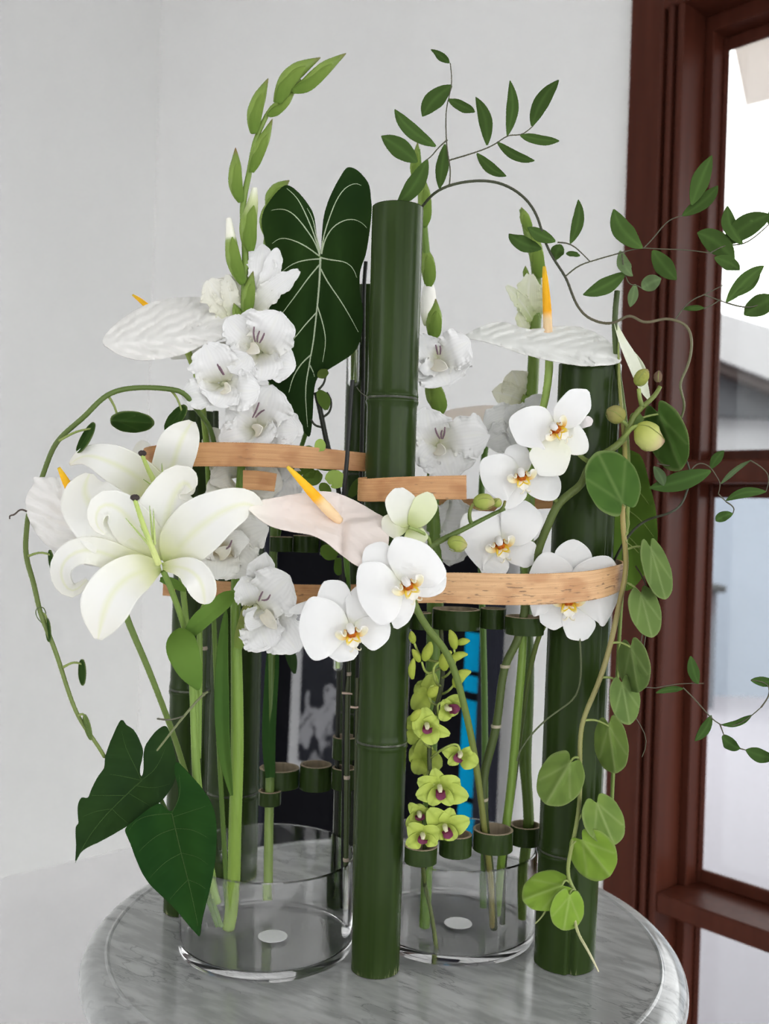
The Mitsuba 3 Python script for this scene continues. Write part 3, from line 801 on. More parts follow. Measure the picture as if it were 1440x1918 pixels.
def d3(x, y):
    dx, dy = x - 642, y - 975
    sinus = 0.011 * math.exp(-((dx * 0.55 + dy * 0.55 - 2) / 40) ** 2) * math.exp(-(dx / 55) ** 2) if dx > -5 else 0.011 * math.exp(-((dy - dx * 0.10 - 1) / 24) ** 2) * math.exp(-((dx + 5) / 150) ** 2)
    t = np.clip((y - (978 - 0.10 * (x - 642))) / 5 + 0.5, 0, 1) * np.clip((x - 640) / 18, 0, 1)
    return Y - 0.00033 * (y - 975) + 0.00020 * (x - 640) - 0.009 * t * t * (3 - 2 * t) + sinus + vb(x, y)


put(an, 'spathe', leaf_sheet(o, d3, 5, 0.0012, lambda x, y: np.array([0.80, 0.715, 0.665]) + (np.array([0.86, 0.82, 0.74]) - [0.80, 0.715, 0.665]) * np.clip((520 - x) / 50, 0, 1)), 'm_wax', True, 'pale pink heart-shaped spathe')
spadix(an, [(636, 976, 0.9), (612, 952, -0.4), (580, 918, -1.8), (555, 891, -2.6), (538, 874, -3.0)], [8, 10.5, 9.5, 7, 3], Y)
put(an, 'stem', stem([(640, 982, 1.4), (648, 1040, 6), (652, 1150, 13), (648, 1300, 19), (644, 1480, 22), (640, 1650, 23)], [6, 6, 6, 6], Y, GREEN, 8), 'm_gloss')

an = thing('anthurium', 'white anthurium seen edge-on at the upper right with an upright orange spadix', 'anthurium')
Y = 1.12
vb = vein_bumps(1020, 650, math.radians(186), 19, 0.0036, 1.5)
o = [(863, 633), (888, 618), (917, 605), (940, 603), (958, 608), (985, 617), (1010, 616), (1045, 612), (1072, 610), (1101, 617), (1128, 630), (1150, 648), (1166, 672), (1158, 682), (1115, 686), (1080, 685), (1042, 678), (1005, 670), (970, 661), (935, 648), (897, 637)]
put(an, 'spathe', leaf_sheet(o, lambda x, y: Y + 0.0011 * (650 - y) + vb(x, y), 4.2, 0.0012, (0.85, 0.855, 0.82)), 'm_wax')
spadix(an, [(1026, 632, 3.5), (1025, 590, 3.5), (1022, 540, 3.4), (1019, 499, 3.3)], [9, 8.5, 7, 3], Y, 0.30)
put(an, 'stem', stem([(1029, 668, 0.5), (1027, 705, 0.8), (1018, 760, 1.5), (1000, 830, 2.5), (985, 1000, 4), (980, 1194, 3), (970, 1326, 2.5), (957, 1473, 2), (946, 1559, 1.5), (938, 1620, 3), (931, 1712, 6)], [8, 7, 7, 7, 8, 8.5, 8.5, 8, 7], Y, [(0, (0.30, 0.42, 0.10)), (0.3, (0.22, 0.34, 0.07)), (1, (0.16, 0.27, 0.035))], 10), 'm_gloss')

an = thing('anthurium', 'blurred peach anthurium behind the gladiolus flowers right of the tall pole', 'anthurium')
Y = 1.33
vb = vein_bumps(880, 780, 3.1, 16, 0.0008)
o = [(820, 790), (830, 772), (850, 766), (880, 762), (915, 759), (940, 762), (955, 775), (950, 795), (925, 806), (895, 802), (860, 806), (832, 804)]
put(an, 'spathe', leaf_sheet(o, lambda x, y: Y + 0.0012 * (790 - y) + vb(x, y), 5, 0.0012, (0.82, 0.735, 0.66)), 'm_wax', True, 'pale peach spathe')
spadix(an, [(919, 790, -1.5), (938, 768, -2), (957, 752, -2)], [7, 8.5, 5], Y, 0.9)
put(an, 'stem', stem([(915, 800, 1), (905, 870, 2), (900, 1000, 0), (905, 1200, -4), (908, 1450, -8), (905, 1700, -11)], [6, 6, 6], Y, GREEN, 8), 'm_gloss')

an = thing('anthurium', 'pale greenish curled spathe hanging beside the mahogany frame above the buds', 'anthurium')
Y = 1.10
petal(an, Y, [(1150, 603), (1162, 642), (1180, 685), (1198, 725), (1214, 748)], [3, 10, 15, 15, 4], 'spathe', [(0, (0.70, 0.74, 0.52)), (0.3, (0.78, 0.80, 0.68)), (1, (0.76, 0.79, 0.64))], cup=0.35, fold=0.35, nv=11, mat='m_wax', N=(0.5, -0.85, 0.1))
petal(an, Y + 0.006, [(1153, 610), (1172, 652), (1196, 690), (1212, 722)], [2, 7, 12, 6], 'spathe_lobe', (0.72, 0.76, 0.58), fold=0.3, mat='m_wax', N=(-0.4, -0.85, 0.1))
put(an, 'stem', stem([(1156, 545, 0), (1153, 575, 0), (1151, 615, 0.2), (1158, 700, 0.6), (1168, 770, 0.8), (1176, 900, 2.5), (1165, 1100, 5), (1150, 1400, 6), (1140, 1640, 6)], [5.5, 5.5, 5, 4, 4, 4], Y, [(0, (0.05, 0.075, 0.025)), (0.12, (0.08, 0.12, 0.03)), (0.3, (0.2, 0.27, 0.06)), (1, (0.15, 0.22, 0.05))], 8), 'm_gloss')

# ------------------------------------------------------------------ gladioli
GN = [0]
LIPCOL = [(0, (0.84, 0.80, 0.68)), (1, (0.86, 0.84, 0.77))]


def glad_flower(gl, Y, petals, stamens=(), tongue=None, tubeto=None, depth=2.6, col=GLAD, name='flower'):
    """petals: ([(x, y), ...], [half widths]), first = furthest back; the bases lie deeper than the rims."""
    fl = holder(gl, name)
    for i, (P, W) in enumerate(petals):
        GN[0] += 1
        d = np.array([depth, 0.35, -0.55, -0.2]) - 0.22 * i
        P = list(P[:-1]) + [tuple(P[-1][k] + 0.10 * (P[-1][k] - P[0][k]) for k in (0, 1))]
        W = np.array(W) * 1.12
        petal(fl, Y, P, W, 'petal', col, dz=d, cup=0.16, ruf=0.15, rf=4.0, frill=0.15, jag=0.16, streak=0.07, ridge=0.020, rk=13, nu=44, nv=37, th=0.0008, seed=GN[0], rib=((0.87, 0.87, 0.83), 0.07, 0.5))
    for P in stamens:
        P = [p + (z,) for p, z in zip(P, (-0.6, -1.1, -1.5)[:len(P)])]
        put(fl, 'stamen', stem(P, [1.2, 1.8, 1.2], Y - 0.008, (0.20, 0.13, 0.16), 6), 'm_matte', True, 'thin purple-grey anther')
    if tongue:
        put(fl, 'throat_lobe', blade(px([tongue[0] + (0.4,), tongue[1] + (-1.0,)], Y - 0.006), wpx([9, 12, 10, 5], Y), col=LIPCOL, cup=0.5, nu=10, nv=9, th=0.0009), 'm_petal')
    if tubeto:
        b = petals[-1][0][0]
        put(fl, 'throat', stem([(b[0], b[1], depth * 0.9), (*tubeto, depth + 1.0)], [9, 7, 6], Y, (0.70, 0.72, 0.52), 10), 'm_petal')
    return fl


BUDC = [(0, (0.16, 0.25, 0.045)), (0.5, (0.21, 0.31, 0.06)), (0.85, (0.17, 0.25, 0.05)), (1, (0.18, 0.16, 0.06))]


def bud(gl, Y, P, w, tipc=None, name='bud', col=BUDC, prof=(0.30, 0.75, 1.0, 0.92, 0.55, 0.06), bract=True):
    b = holder(gl, name)
    put(b, 'sheath', tube(px(P, Y), wpx(np.array(prof) * w, Y), 14, 22, col=col, flat=0.8), 'm_gloss')
    if bract:
        Q = [(x, y, -w * 0.055) for x, y in (p[:2] for p in P)]
        h = np.array(curve(np.array(Q), np.linspace(0, 0.72, 4)))
        h[:, :2] += [w * 0.22, 0]
        put(b, 'bract', blade(px(h, Y), wpx(np.array([0.35, 0.8, 0.72, 0.05]) * w, Y), col=[(0, (0.13, 0.22, 0.04)), (1, (0.22, 0.32, 0.07))], cup=-0.4, nu=14, nv=7), 'm_leaf')
    return b


gl = thing('gladiolus', 'tallest white gladiolus at the left, its green bud tip bending right', 'gladiolus')
Y = 1.115
path = [(562, 148, 0), (532, 182, 0), (508, 203, 0), (494, 227, 0), (478, 265, 0), (466, 327, 0), (455, 385, 0), (459, 469, 0.2), (457, 590, 0.6), (462, 700, 1.4), (458, 800, 2), (450, 900, 2), (444, 1020, 1.5), (441, 1128, 0.5), (442, 1203, 0.3), (444, 1410, 1.5), (440, 1548, 2.5), (436, 1685, 4), (428, 1738, 5)]
put(gl, 'stem', stem(path, [3, 5, 6, 6.5, 7, 7.5, 8.5, 10, 12, 12.5, 12.5, 12.5], Y, [(0, (0.19, 0.28, 0.06)), (0.55, (0.14, 0.24, 0.04)), (1, (0.25, 0.37, 0.07))], 14, m=90), 'm_gloss')
bud(gl, Y, [(500, 216, 0.3), (520, 202), (540, 182), (554, 165)], 11)
bud(gl, Y, [(516, 192, 0), (538, 150), (563, 128), (600, 108)], 16)
bud(gl, Y, [(545, 170, -0.4), (578, 155), (606, 130), (648, 100)], 14)
bud(gl, Y, [(473, 250), (474, 222), (484, 188), (502, 147)], 14)
bud(gl, Y, [(468, 322), (478, 296), (494, 262), (510, 223)], 12)
bud(gl, Y, [(449, 378), (441, 352), (441, 312), (441, 277)], 13, col=BUDC[:3] + [(0.9, (0.2, 0.2, 0.06)), (1, (0.20, 0.09, 0.04))])
bud(gl, Y, [(466, 470), (464, 425), (472, 385), (477, 352)], 16, prof=(0.3, 0.85, 1, 0.85, 0.6, 0.3), col=BUDC[:2] + [(0.8, (0.55, 0.6, 0.33)), (1, (0.84, 0.84, 0.72))])
bud(gl, Y, [(452, 532), (438, 490), (432, 445), (428, 409)], 14, prof=(0.25, 0.8, 1, 0.85, 0.6, 0.35), col=BUDC[:2] + [(0.66, (0.24, 0.33, 0.08)), (0.72, (0.83, 0.83, 0.70)), (1, (0.85, 0.84, 0.74))])
bud(gl, Y, [(460, 588), (465, 555), (470, 525), (474, 508)], 12, name='calyx')
bud(gl, Y + 0.005, [(452, 600), (446, 590), (438, 568)], 9, name='calyx')
glad_flower(gl, Y + 0.01, [([(446, 598), (438, 565), (415, 530)], [8, 20, 28, 14]), ([(445, 600), (420, 568), (395, 532)], [8, 24, 28, 8]), ([(444, 600), (432, 560), (428, 522)], [7, 14, 14, 3])], depth=0.8, col=[(0, (0.74, 0.76, 0.52)), (0.4, (0.86, 0.85, 0.74)), (1, (0.88, 0.87, 0.80))], name='opening_flower')
glad_flower(gl, Y + 0.004, [([(470, 580), (486, 530), (490, 468)], [8, 17, 24, 10]), ([(472, 580), (500, 530), (515, 475)], [7, 14, 16, 10]), ([(472, 582), (510, 545), (552, 514)], [8, 19, 16, 4])], depth=0.8, name='opening_flower')
glad_flower(gl, Y - 0.028, [([(478, 642), (472, 610), (470, 584)], [8, 22, 24, 12]), ([(490, 665), (520, 678), (546, 682)], [9, 28, 34, 20]), ([(476, 650), (450, 622), (430, 600)], [8, 24, 28, 16]), ([(486, 665), (490, 692), (486, 710)], [10, 30, 34, 18]), ([(478, 664), (450, 676), (436, 694)], [8, 26, 30, 18]), ([(490, 656), (505, 622), (520, 592)], [10, 36, 42, 26])],
            [((478, 640), (475, 626), (476, 612)), ((482, 641), (482, 632), (486, 620)), ((486, 642), (491, 634), (495, 624))], ((468, 652), (486, 660)), (462, 668))
glad_flower(gl, Y - 0.034, [([(422, 712), (445, 690), (462, 668)], [8, 28, 34, 20]), ([(412, 722), (380, 735), (348, 740)], [9, 24, 28, 16]), ([(422, 722), (450, 732), (480, 730)], [9, 26, 32, 22]), ([(417, 724), (412, 742), (404, 757)], [10, 30, 34, 20]), ([(415, 714), (400, 684), (386, 652)], [9, 32, 38, 10])],
            [((418, 702), (412, 692), (407, 682)), ((420, 702), (415, 694), (411, 686))], ((420, 728), (432, 732)), (455, 742))
glad_flower(gl, Y - 0.010, [([(490, 800), (520, 792), (560, 812)], [9, 24, 26, 12]), ([(488, 805), (520, 805), (552, 806)], [9, 26, 32, 18]), ([(478, 800), (455, 778), (432, 765)], [9, 28, 34, 20]), ([(476, 808), (445, 818), (416, 824)], [9, 26, 30, 16]), ([(483, 796), (496, 760), (508, 730)], [10, 38, 44, 22]), ([(483, 810), (490, 824), (498, 836)], [10, 30, 32, 18])],
            [((473, 782), (480, 768), (485, 754)), ((478, 782), (488, 772), (495, 768))], ((478, 808), (492, 800)), (462, 812))
glad_flower(gl, Y + 0.030, [([(440, 905), (410, 920), (390, 925)], [9, 22, 26, 14]), ([(445, 880), (420, 860), (400, 808)], [9, 24, 24, 14]), ([(448, 890), (480, 900), (520, 905)], [9, 30, 34, 22]), ([(442, 885), (432, 860), (436, 838)], [9, 30, 34, 20]), ([(440, 895), (425, 890), (398, 905)], [9, 24, 22, 8])], col=[(0, (0.78, 0.76, 0.60)), (0.5, (0.84, 0.83, 0.76)), (1, (0.86, 0.85, 0.80))])
glad_flower(gl, Y + 0.035, [([(505, 890), (530, 900), (548, 930)], [9, 26, 30, 16]), ([(500, 880), (528, 872), (550, 880)], [9, 24, 28, 16]), ([(505, 895), (525, 925), (525, 955)], [9, 26, 28, 14])])
glad_flower(gl, Y - 0.015, [([(425, 1025), (460, 1000), (494, 990)], [10, 34, 38, 18]), ([(418, 1030), (395, 1020), (372, 1030)], [9, 24, 26, 12]), ([(425, 1032), (450, 1052), (470, 1070)], [10, 32, 36, 18]), ([(420, 1035), (412, 1058), (410, 1080)], [10, 30, 34, 20]), ([(424, 1030), (440, 1015), (462, 1015)], [8, 20, 22, 10])],
            [((424, 1028), (430, 1022), (434, 1012))], ((410, 1040), (432, 1026)), (440, 1050), col=[(0, (0.62, 0.48, 0.26)), (0.18, (0.80, 0.74, 0.58)), (0.5, (0.86, 0.85, 0.80)), (1, (0.87, 0.87, 0.84))])
glad_flower(gl, Y - 0.035, [([(488, 1120), (490, 1075), (496, 1043)], [8, 22, 26, 8]), ([(478, 1132), (466, 1108), (456, 1085)], [9, 20, 24, 12]), ([(480, 1142), (472, 1158), (462, 1150)], [8, 18, 20, 10]), ([(502, 1155), (528, 1182), (552, 1214)], [11, 30, 36, 26]), ([(490, 1158), (492, 1184), (506, 1208)], [10, 28, 36, 26]), ([(484, 1132), (510, 1110), (536, 1086)], [11, 38, 44, 28])],
            [((484, 1126), (488, 1116), (492, 1108)), ((490, 1124), (500, 1123), (506, 1114))], ((494, 1148), (518, 1178)), (462, 1180))
LF = [(0, (0.09, 0.17, 0.035)), (0.5, (0.06, 0.13, 0.03)), (1, (0.10, 0.19, 0.04))]
petal(gl, Y - 0.004, [(434, 1490), (420, 1400), (416, 1300), (418, 1210), (424, 1140)], [3, 12, 14, 11, 8], 'leaf', LF, mat='m_leaf', fold=0.4, ridge=0.03, rk=4, nv=11)
petal(gl, Y - 0.010, [(446, 1215), (452, 1190), (462, 1150), (466, 1120)], [7, 12, 11, 5], 'bract', [(0, (0.22, 0.33, 0.07)), (1, (0.36, 0.36, 0.14))], mat='m_leaf', cup=0.5)

gl = thing('gladiolus', 'white gladiolus just right of the tallest pole, two ruffled flowers stacked', 'gladiolus')
Y = 1.165
put(gl, 'stem', stem([(783, 280, 0), (790, 380, 0), (800, 500, 0), (810, 600, 0.2), (818, 720, 0.8), (816, 800, 1), (810, 900, 1.5), (815, 1100, 1), (806, 1400, 0), (800, 1640, 0), (795, 1735, 0.5)], [4, 8, 9, 11, 16, 14, 11, 10], Y, [(0, (0.12, 0.2, 0.035)), (1, (0.14, 0.24, 0.045))], 12), 'm_gloss')
bud(gl, Y, [(778, 340), (776, 318), (780, 290), (782, 266)], 9)
bud(gl, Y, [(792, 424), (795, 395), (794, 360), (790, 325)], 13)
bud(gl, Y, [(800, 536), (802, 505), (798, 480), (792, 455)], 14)
bud(gl, Y - 0.006, [(808, 636), (812, 610), (814, 585), (816, 560)], 15)
bud(gl, Y - 0.002, [(800, 610), (802, 580), (803, 550), (804, 527)], 16, col=[(0, (0.5, 0.55, 0.3)), (0.3, (0.85, 0.84, 0.75)), (1, (0.88, 0.87, 0.82))], prof=(0.4, 0.8, 1, 0.9, 0.75, 0.35), bract=False, name='white_bud')
bud(gl, Y - 0.004, [(820, 775), (818, 750), (810, 725), (806, 700)], 18, name='calyx')
glad_flower(gl, Y - 0.045, [([(818, 672), (800, 655), (794, 630)], [8, 18, 22, 12]), ([(820, 682), (832, 702), (838, 718)], [12, 38, 48, 30]), ([(818, 680), (800, 690), (788, 690)], [8, 16, 16, 8]), ([(822, 674), (848, 656), (874, 642)], [9, 26, 34, 20])], [((820, 664), (818, 655), (816, 646)), ((824, 664), (825, 655), (824, 648))], ((812, 684), (838, 690)), (818, 700))
glad_flower(gl, Y - 0.045, [([(818, 836), (800, 850), (786, 868)], [8, 24, 28, 16]), ([(824, 838), (836, 862), (845, 892)], [11, 36, 42, 32]), ([(820, 828), (804, 800), (800, 770)], [9, 26, 34, 20]), ([(825, 830), (866, 818), (907, 815)], [10, 28, 36, 20])], [((824, 822), (818, 812), (815, 802)), ((827, 822), (826, 812), (828, 806)), ((829, 822), (832, 812), (833, 800))], ((818, 842), (835, 848)), (820, 850))
glad_flower(gl, Y + 0.015, [([(818, 950), (840, 970), (880, 965)], [10, 30, 34, 18]), ([(820, 960), (835, 995), (850, 1040)], [10, 34, 40, 22]), ([(822, 955), (870, 985), (900, 1010)], [10, 30, 34, 18])])

gl = thing('gladiolus', 'greenish gladiolus in bud behind the upright orange spadix', 'gladiolus')
Y = 1.20
put(gl, 'stem', stem([(976, 392, 0), (990, 450, 0), (1003, 500, 0), (1003, 600, 0), (1000, 660, 0), (996, 740, 0.4), (988, 850, 1), (985, 1000, 1), (986, 1195, 0), (985, 1330, 0), (983, 1420, 0), (990, 1545, 0), (984, 1591, 0), (978, 1720, 1)], [4, 9, 11, 11, 18, 15, 10, 14, 14, 10, 10, 8], Y, [(0, (0.13, 0.2, 0.04)), (0.35, (0.17, 0.27, 0.05)), (0.6, (0.08, 0.14, 0.03)), (1, (0.13, 0.2, 0.04))], 12), 'm_gloss')
bud(gl, Y, [(990, 432), (984, 412), (976, 388)], 10)
bud(gl, Y, [(1008, 520), (1006, 490), (1002, 460), (998, 425)], 14)
bud(gl, Y, [(990, 526), (985, 514), (984, 498)], 6)
glad_flower(gl, Y - 0.006, [([(1000, 606), (1004, 570), (1002, 535)], [7, 14, 16, 6]), ([(1000, 606), (990, 568), (993, 522)], [8, 18, 20, 5]), ([(998, 600), (975, 565), (953, 541)], [7, 13, 11, 3])], depth=0.6, col=[(0, (0.45, 0.55, 0.22)), (0.4, (0.76, 0.80, 0.58)), (1, (0.84, 0.86, 0.72))], name='opening_flower')
glad_flower(gl, Y - 0.006, [([(992, 620), (980, 610), (972, 588)], [5, 9, 9, 3])], depth=0.6, col=(0.80, 0.83, 0.62), name='opening_flower')
glad_flower(gl, Y + 0.004, [([(986, 755), (972, 725), (962, 700)], [8, 22, 28, 14]), ([(987, 756), (958, 742), (928, 736)], [8, 20, 20, 8])], depth=0.8, col=[(0, (0.66, 0.68, 0.42)), (0.4, (0.84, 0.83, 0.68)), (1, (0.87, 0.86, 0.74))], name='opening_flower')
bud(gl, Y - 0.002, [(990, 764), (985, 752), (980, 738)], 9, name='calyx')
glad_flower(gl, Y - 0.012, [([(972, 790), (960, 775), (952, 764)], [7, 22, 24, 12]), ([(975, 785), (996, 765), (1011, 744)], [7, 18, 18, 8]), ([(970, 790), (940, 785), (908, 802)], [7, 22, 24, 8]), ([(970, 796), (945, 815), (912, 828)], [8, 22, 26, 12]), ([(976, 796), (975, 815), (960, 832)], [8, 22, 24, 12])], [((976, 796), (970, 790), (966, 782))], None, (992, 790))
glad_flower(gl, Y - 0.012, [([(960, 910), (940, 880), (920, 870)], [7, 20, 22, 10]), ([(865, 965), (850, 1000), (845, 1050)], [8, 34, 36, 20]), ([(868, 960), (840, 975), (805, 990)], [8, 28, 32, 16])])

gl = thing('gladiolus', 'gladiolus bud showing just above the left lobe of the white-veined leaf', 'gladiolus')
Y = 1.19
put(gl, 'stem', stem([(512, 372, 0), (500, 440, 0), (498, 560, 0), (515, 800, 2), (510, 1100, 4), (508, 1350, 5), (504, 1520, 5), (502, 1686, 2)], [5, 7, 8, 8, 9, 9], Y, [(0, (0.16, 0.25, 0.05)), (0.8, (0.07, 0.12, 0.03)), (0.9, (0.22, 0.31, 0.08)), (1, (0.24, 0.33, 0.1))], 10), 'm_gloss')
bud(gl, Y, [(504, 395), (510, 372), (524, 352), (542, 338)], 15)
bud(gl, Y, [(496, 440), (494, 418), (498, 395), (506, 372)], 9)
petal(gl, Y + 0.045, [(507, 1456), (504, 1380), (508, 1290), (514, 1180)], [9, 13, 13, 11], 'leaf', [(0, (0.03, 0.075, 0.02)), (1, (0.03, 0.08, 0.02))], mat='m_leaf', fold=0.4, ridge=0.03, rk=4, nv=11)
petal(gl, Y + 0.03, [(530, 1200), (542, 1220), (552, 1262)], [4, 10, 2], 'leaf', (0.03, 0.06, 0.02), mat='m_leaf', fold=0.3)

# ------------------------------------------------------------------ white moth orchids
def lip(fl, Y, c, ang, s, facing=(0.0, 0.0)):
    """Column and lip at c; ang: the way the lip points in the frame (degrees, 0 = right, 90 = down); s: size in pixels."""
    s = s * 1.22
    ca, sa = math.cos(math.radians(ang)), math.sin(math.radians(ang))
    fx, fy = facing

    def q(a, b, z):
        return (c[0] + s * (a * ca - b * sa + fx * z), c[1] + s * (a * sa + b * ca + fy * z), -z * s * Y / FOCAL * 100)
    P = lambda pts: px([q(*p) for p in pts], Y)  # noqa: E731
    Wp = lambda ws: wpx(np.array(ws) * s, Y)  # noqa: E731
    put(fl, 'column', tube(P([(-0.25, 0, 0.1), (-0.2, 0, 0.45), (0.0, 0, 0.72), (0.12, 0, 0.74)]), Wp([0.20, 0.24, 0.24, 0.14]), 12, 16, col=[(0, (0.84, 0.84, 0.78)), (1, (0.88, 0.86, 0.84))]), 'm_petal', True)
    ors = [(0, (0.58, 0.16, 0.015)), (0.3, (0.80, 0.46, 0.04)), (0.55, (0.88, 0.82, 0.55)), (1, (0.88, 0.87, 0.85))]
    parts = []
    for sd in (-1, 1):
        parts.append(blade(P([(0.05, 0.10 * sd, 0.25), (0.12, 0.42 * sd, 0.42), (-0.02, 0.66 * sd, 0.75), (-0.22, 0.62 * sd, 0.98)]), Wp([0.12, 0.30, 0.34, 0.06]), N=(0.3 * sd * -sa, -0.8, -0.2 * sd * ca), cup=0.35, nu=14, nv=9, col=ors, th=0.0008))
        parts.append(blade(P([(0.28, 0.02 * sd, 0.38), (0.52, 0.26 * sd, 0.52), (0.74, 0.40 * sd, 0.66)]), Wp([0.10, 0.20, 0.14, 0.04]), cup=0.2, nu=10, nv=7, col=[(0, (0.80, 0.52, 0.03)), (0.7, (0.84, 0.66, 0.08)), (1, (0.87, 0.82, 0.6))], th=0.0008))
        parts.append(tube(P([(0.98, 0.06 * sd, 0.50), (1.12, 0.16 * sd, 0.56), (1.16, 0.30 * sd, 0.70), (1.04, 0.34 * sd, 0.78)]), Wp([0.06, 0.04, 0.02]), 5, 10, col=(0.86, 0.82, 0.66)))
    parts.append(blade(P([(0.10, 0, 0.25), (0.40, 0, 0.42), (0.75, 0, 0.50), (1.02, 0, 0.46)]), Wp([0.16, 0.24, 0.34, 0.08]), fold=0.25, nu=14, nv=9, col=[(0, (0.58, 0.16, 0.015)), (0.3, (0.84, 0.56, 0.06)), (0.5, (0.88, 0.86, 0.74)), (1, (0.88, 0.86, 0.80))], th=0.0009))
    for bx in (-0.09, 0.09):
        parts.append(tube(P([(0.16, bx, 0.40), (0.22, bx, 0.62), (0.30, bx * 1.4, 0.72)]), Wp([0.17, 0.18, 0.08]), 8, 8, col=[(0, (0.85, 0.45, 0.04)), (1, (0.50, 0.11, 0.02))]))
    for i in range(7):
        t = -0.30 + 0.1 * i
        parts.append(tube(P([(0.12, t * 0.8, 0.50), (0.02, t * 1.35, 0.60), (0.06 + 0.02 * (i % 3), t * 1.9, 0.72)]), Wp([0.05, 0.045, 0.02]), 4, 6, col=(0.46, 0.09, 0.012)))
    put(fl, 'lip', join(parts), 'm_petal', True, 'yellow and orange streaked lip')


def moth(sp, Y, petals, lp=None, name='flower', col=PHAL, zs=None):
    fl = holder(sp, name)
    for i, p in enumerate(petals):
        P, W = p[0], p[1]
        big = max(W) > 37
        d = (np.array([0.9, 0.0, 0.15, 0.5]) if big else np.array([1.0, 0.35, 0.35, 0.7])) - 0.16 * i
        petal(fl, Y, P, W, 'petal' if big else 'sepal', p[2] if len(p) > 2 else col, dz=d, cup=-0.05 if big else 0.08, ruf=0.03, rf=2.0, ridge=0.006, rk=7, nu=26, nv=17, th=0.0011, seed=i + int(P[0][0]), edge=None)
    if lp:
        lip(fl, Y - 0.006, *lp)
    return fl


BUDG = [(0, (0.30, 0.38, 0.08)), (0.6, (0.40, 0.45, 0.12)), (1, (0.48, 0.42, 0.20))]


def orchid_bud(sp, Y, P, w, col=BUDG):
    b = holder(sp, 'bud')
    pr = np.array([0.35, 0.85, 1.0, 0.98, 0.7, 0.12]) * w
    C = px(P, Y)
    put(b, 'sheath', tube(C, wpx(pr, Y), 18, 20, col=col), 'm_leaf')
    T = unit(C[-1] - C[0])
    for i, a in enumerate((0.3, 2.4, 4.5)):
        A = unit(np.cross(T, [0, -1, 0.2])); B = np.cross(T, A)
        d = A * math.cos(a) + B * math.sin(a)
        us = np.linspace(0.02, 0.97, 6)
        Q = curve(C, us) + d * (along(pr, us) * Y / FOCAL * 1.02)[:, None]
        put(b, 'seam', tube(Q, [0.0003, 0.0005, 0.0003], 5, 12, col=(0.26, 0.30, 0.08)), 'm_gloss')


sp = thing('moth_orchid', 'white moth orchid spray front and centre with two large round blooms over the tall pole', 'orchid', None)
Y = 0.985
OL = [(0, (0.075, 0.12, 0.025)), (0.5, (0.13, 0.18, 0.04)), (1, (0.20, 0.17, 0.05))]
put(sp, 'stem', stem([(945, 953, 4.5), (925, 962, 4.2), (880, 985, 3.4), (840, 1005, 2.8), (808, 1022, 2.4), (778, 1050, 2.2), (768, 1100, 2.0), (780, 1140, 2.2), (800, 1175, 3.0), (831, 1215, 4.5), (853, 1263, 6), (874, 1342, 8), (886, 1400, 9.5), (898, 1480, 11), (908, 1560, 12), (918, 1640, 14), (921, 1735, 17)], [3.5, 5, 6.5, 7, 7, 7, 7, 7, 6.5, 6, 6, 6], Y, OL, 10, m=90), 'm_gloss')
put(sp, 'stem', stem([(935, 958, 4.3), (942, 950, 4), (946, 938, 4)], [3.5, 3, 2.5], Y, OL, 8), 'm_gloss')
put(sp, 'stem', stem([(884, 984, 3.5), (879, 965, 3.2), (886, 945, 3.0), (900, 940, 2.8)], [4, 3.5, 3], Y, OL, 8), 'm_gloss')
orchid_bud(sp, Y + 0.03, [(888, 945), (900, 940), (915, 940), (926, 944)], 15)
orchid_bud(sp, Y + 0.038, [(926, 948), (930, 942), (936, 934)], 9)
orchid_bud(sp, Y + 0.018, [(840, 1022), (850, 1018), (862, 1019), (875, 1021)], 15)
put(sp, 'stem', stem([(806, 1022, 2.4), (800, 1005, 1.6), (785, 995, 1.0), (766, 988, 0.6)], [4, 3.2, 3], Y, [(0, (0.15, 0.22, 0.05)), (1, (0.30, 0.38, 0.12))], 8), 'm_gloss')
PG = [(0, (0.52, 0.60, 0.22)), (0.4, (0.74, 0.79, 0.50)), (1, (0.80, 0.83, 0.62))]
moth(sp, Y + 0.012, [([(765, 985), (740, 984), (717, 996)], [7, 21, 24, 8], [(0, (0.6, 0.66, 0.3)), (0.5, (0.80, 0.81, 0.64)), (1, (0.87, 0.86, 0.80))]), ([(768, 990), (778, 1006), (786, 1024)], [7, 20, 22, 8], PG), ([(765, 985), (752, 950), (747, 914)], [9, 27, 29, 8], [(0, (0.6, 0.66, 0.3)), (0.3, (0.84, 0.85, 0.74)), (1, (0.88, 0.88, 0.84))]), ([(769, 986), (790, 958), (805, 923)], [7, 21, 24, 6], PG)], name='back_flower')
moth(sp, Y + 0.006, [([(655, 1195), (640, 1218), (634, 1240)], [9, 30, 28, 10]), ([(650, 1165), (628, 1122), (607, 1089)], [7, 27, 32, 14]), ([(662, 1170), (674, 1132), (668, 1098)], [9, 24, 28, 12]), ([(664, 1172), (700, 1184), (728, 1196)], [9, 26, 33, 18]), ([(652, 1182), (612, 1178), (560, 1178)], [12, 50, 60, 40])], ((656, 1180), 78, 26, (0.1, 0.15)))
moth(sp, Y - 0.014, [([(742, 1080), (712, 1050), (684, 1026)], [7, 26, 32, 16]), ([(757, 1106), (752, 1142), (741, 1177)], [9, 24, 20, 4]), ([(770, 1095), (806, 1100), (834, 1079)], [7, 18, 18, 3]), ([(752, 1096), (716, 1108), (672, 1122)], [12, 54, 62, 40]), ([(754, 1090), (778, 1056), (802, 1022)], [10, 54, 60, 34])], ((762, 1092), 62, 27, (0.05, 0.1)))
put(sp, 'stem', stem([(652, 1180, 2), (690, 1165, 3), (740, 1150, 3), (772, 1125, 2.2)], [4, 4, 4], Y, OL, 8), 'm_gloss')
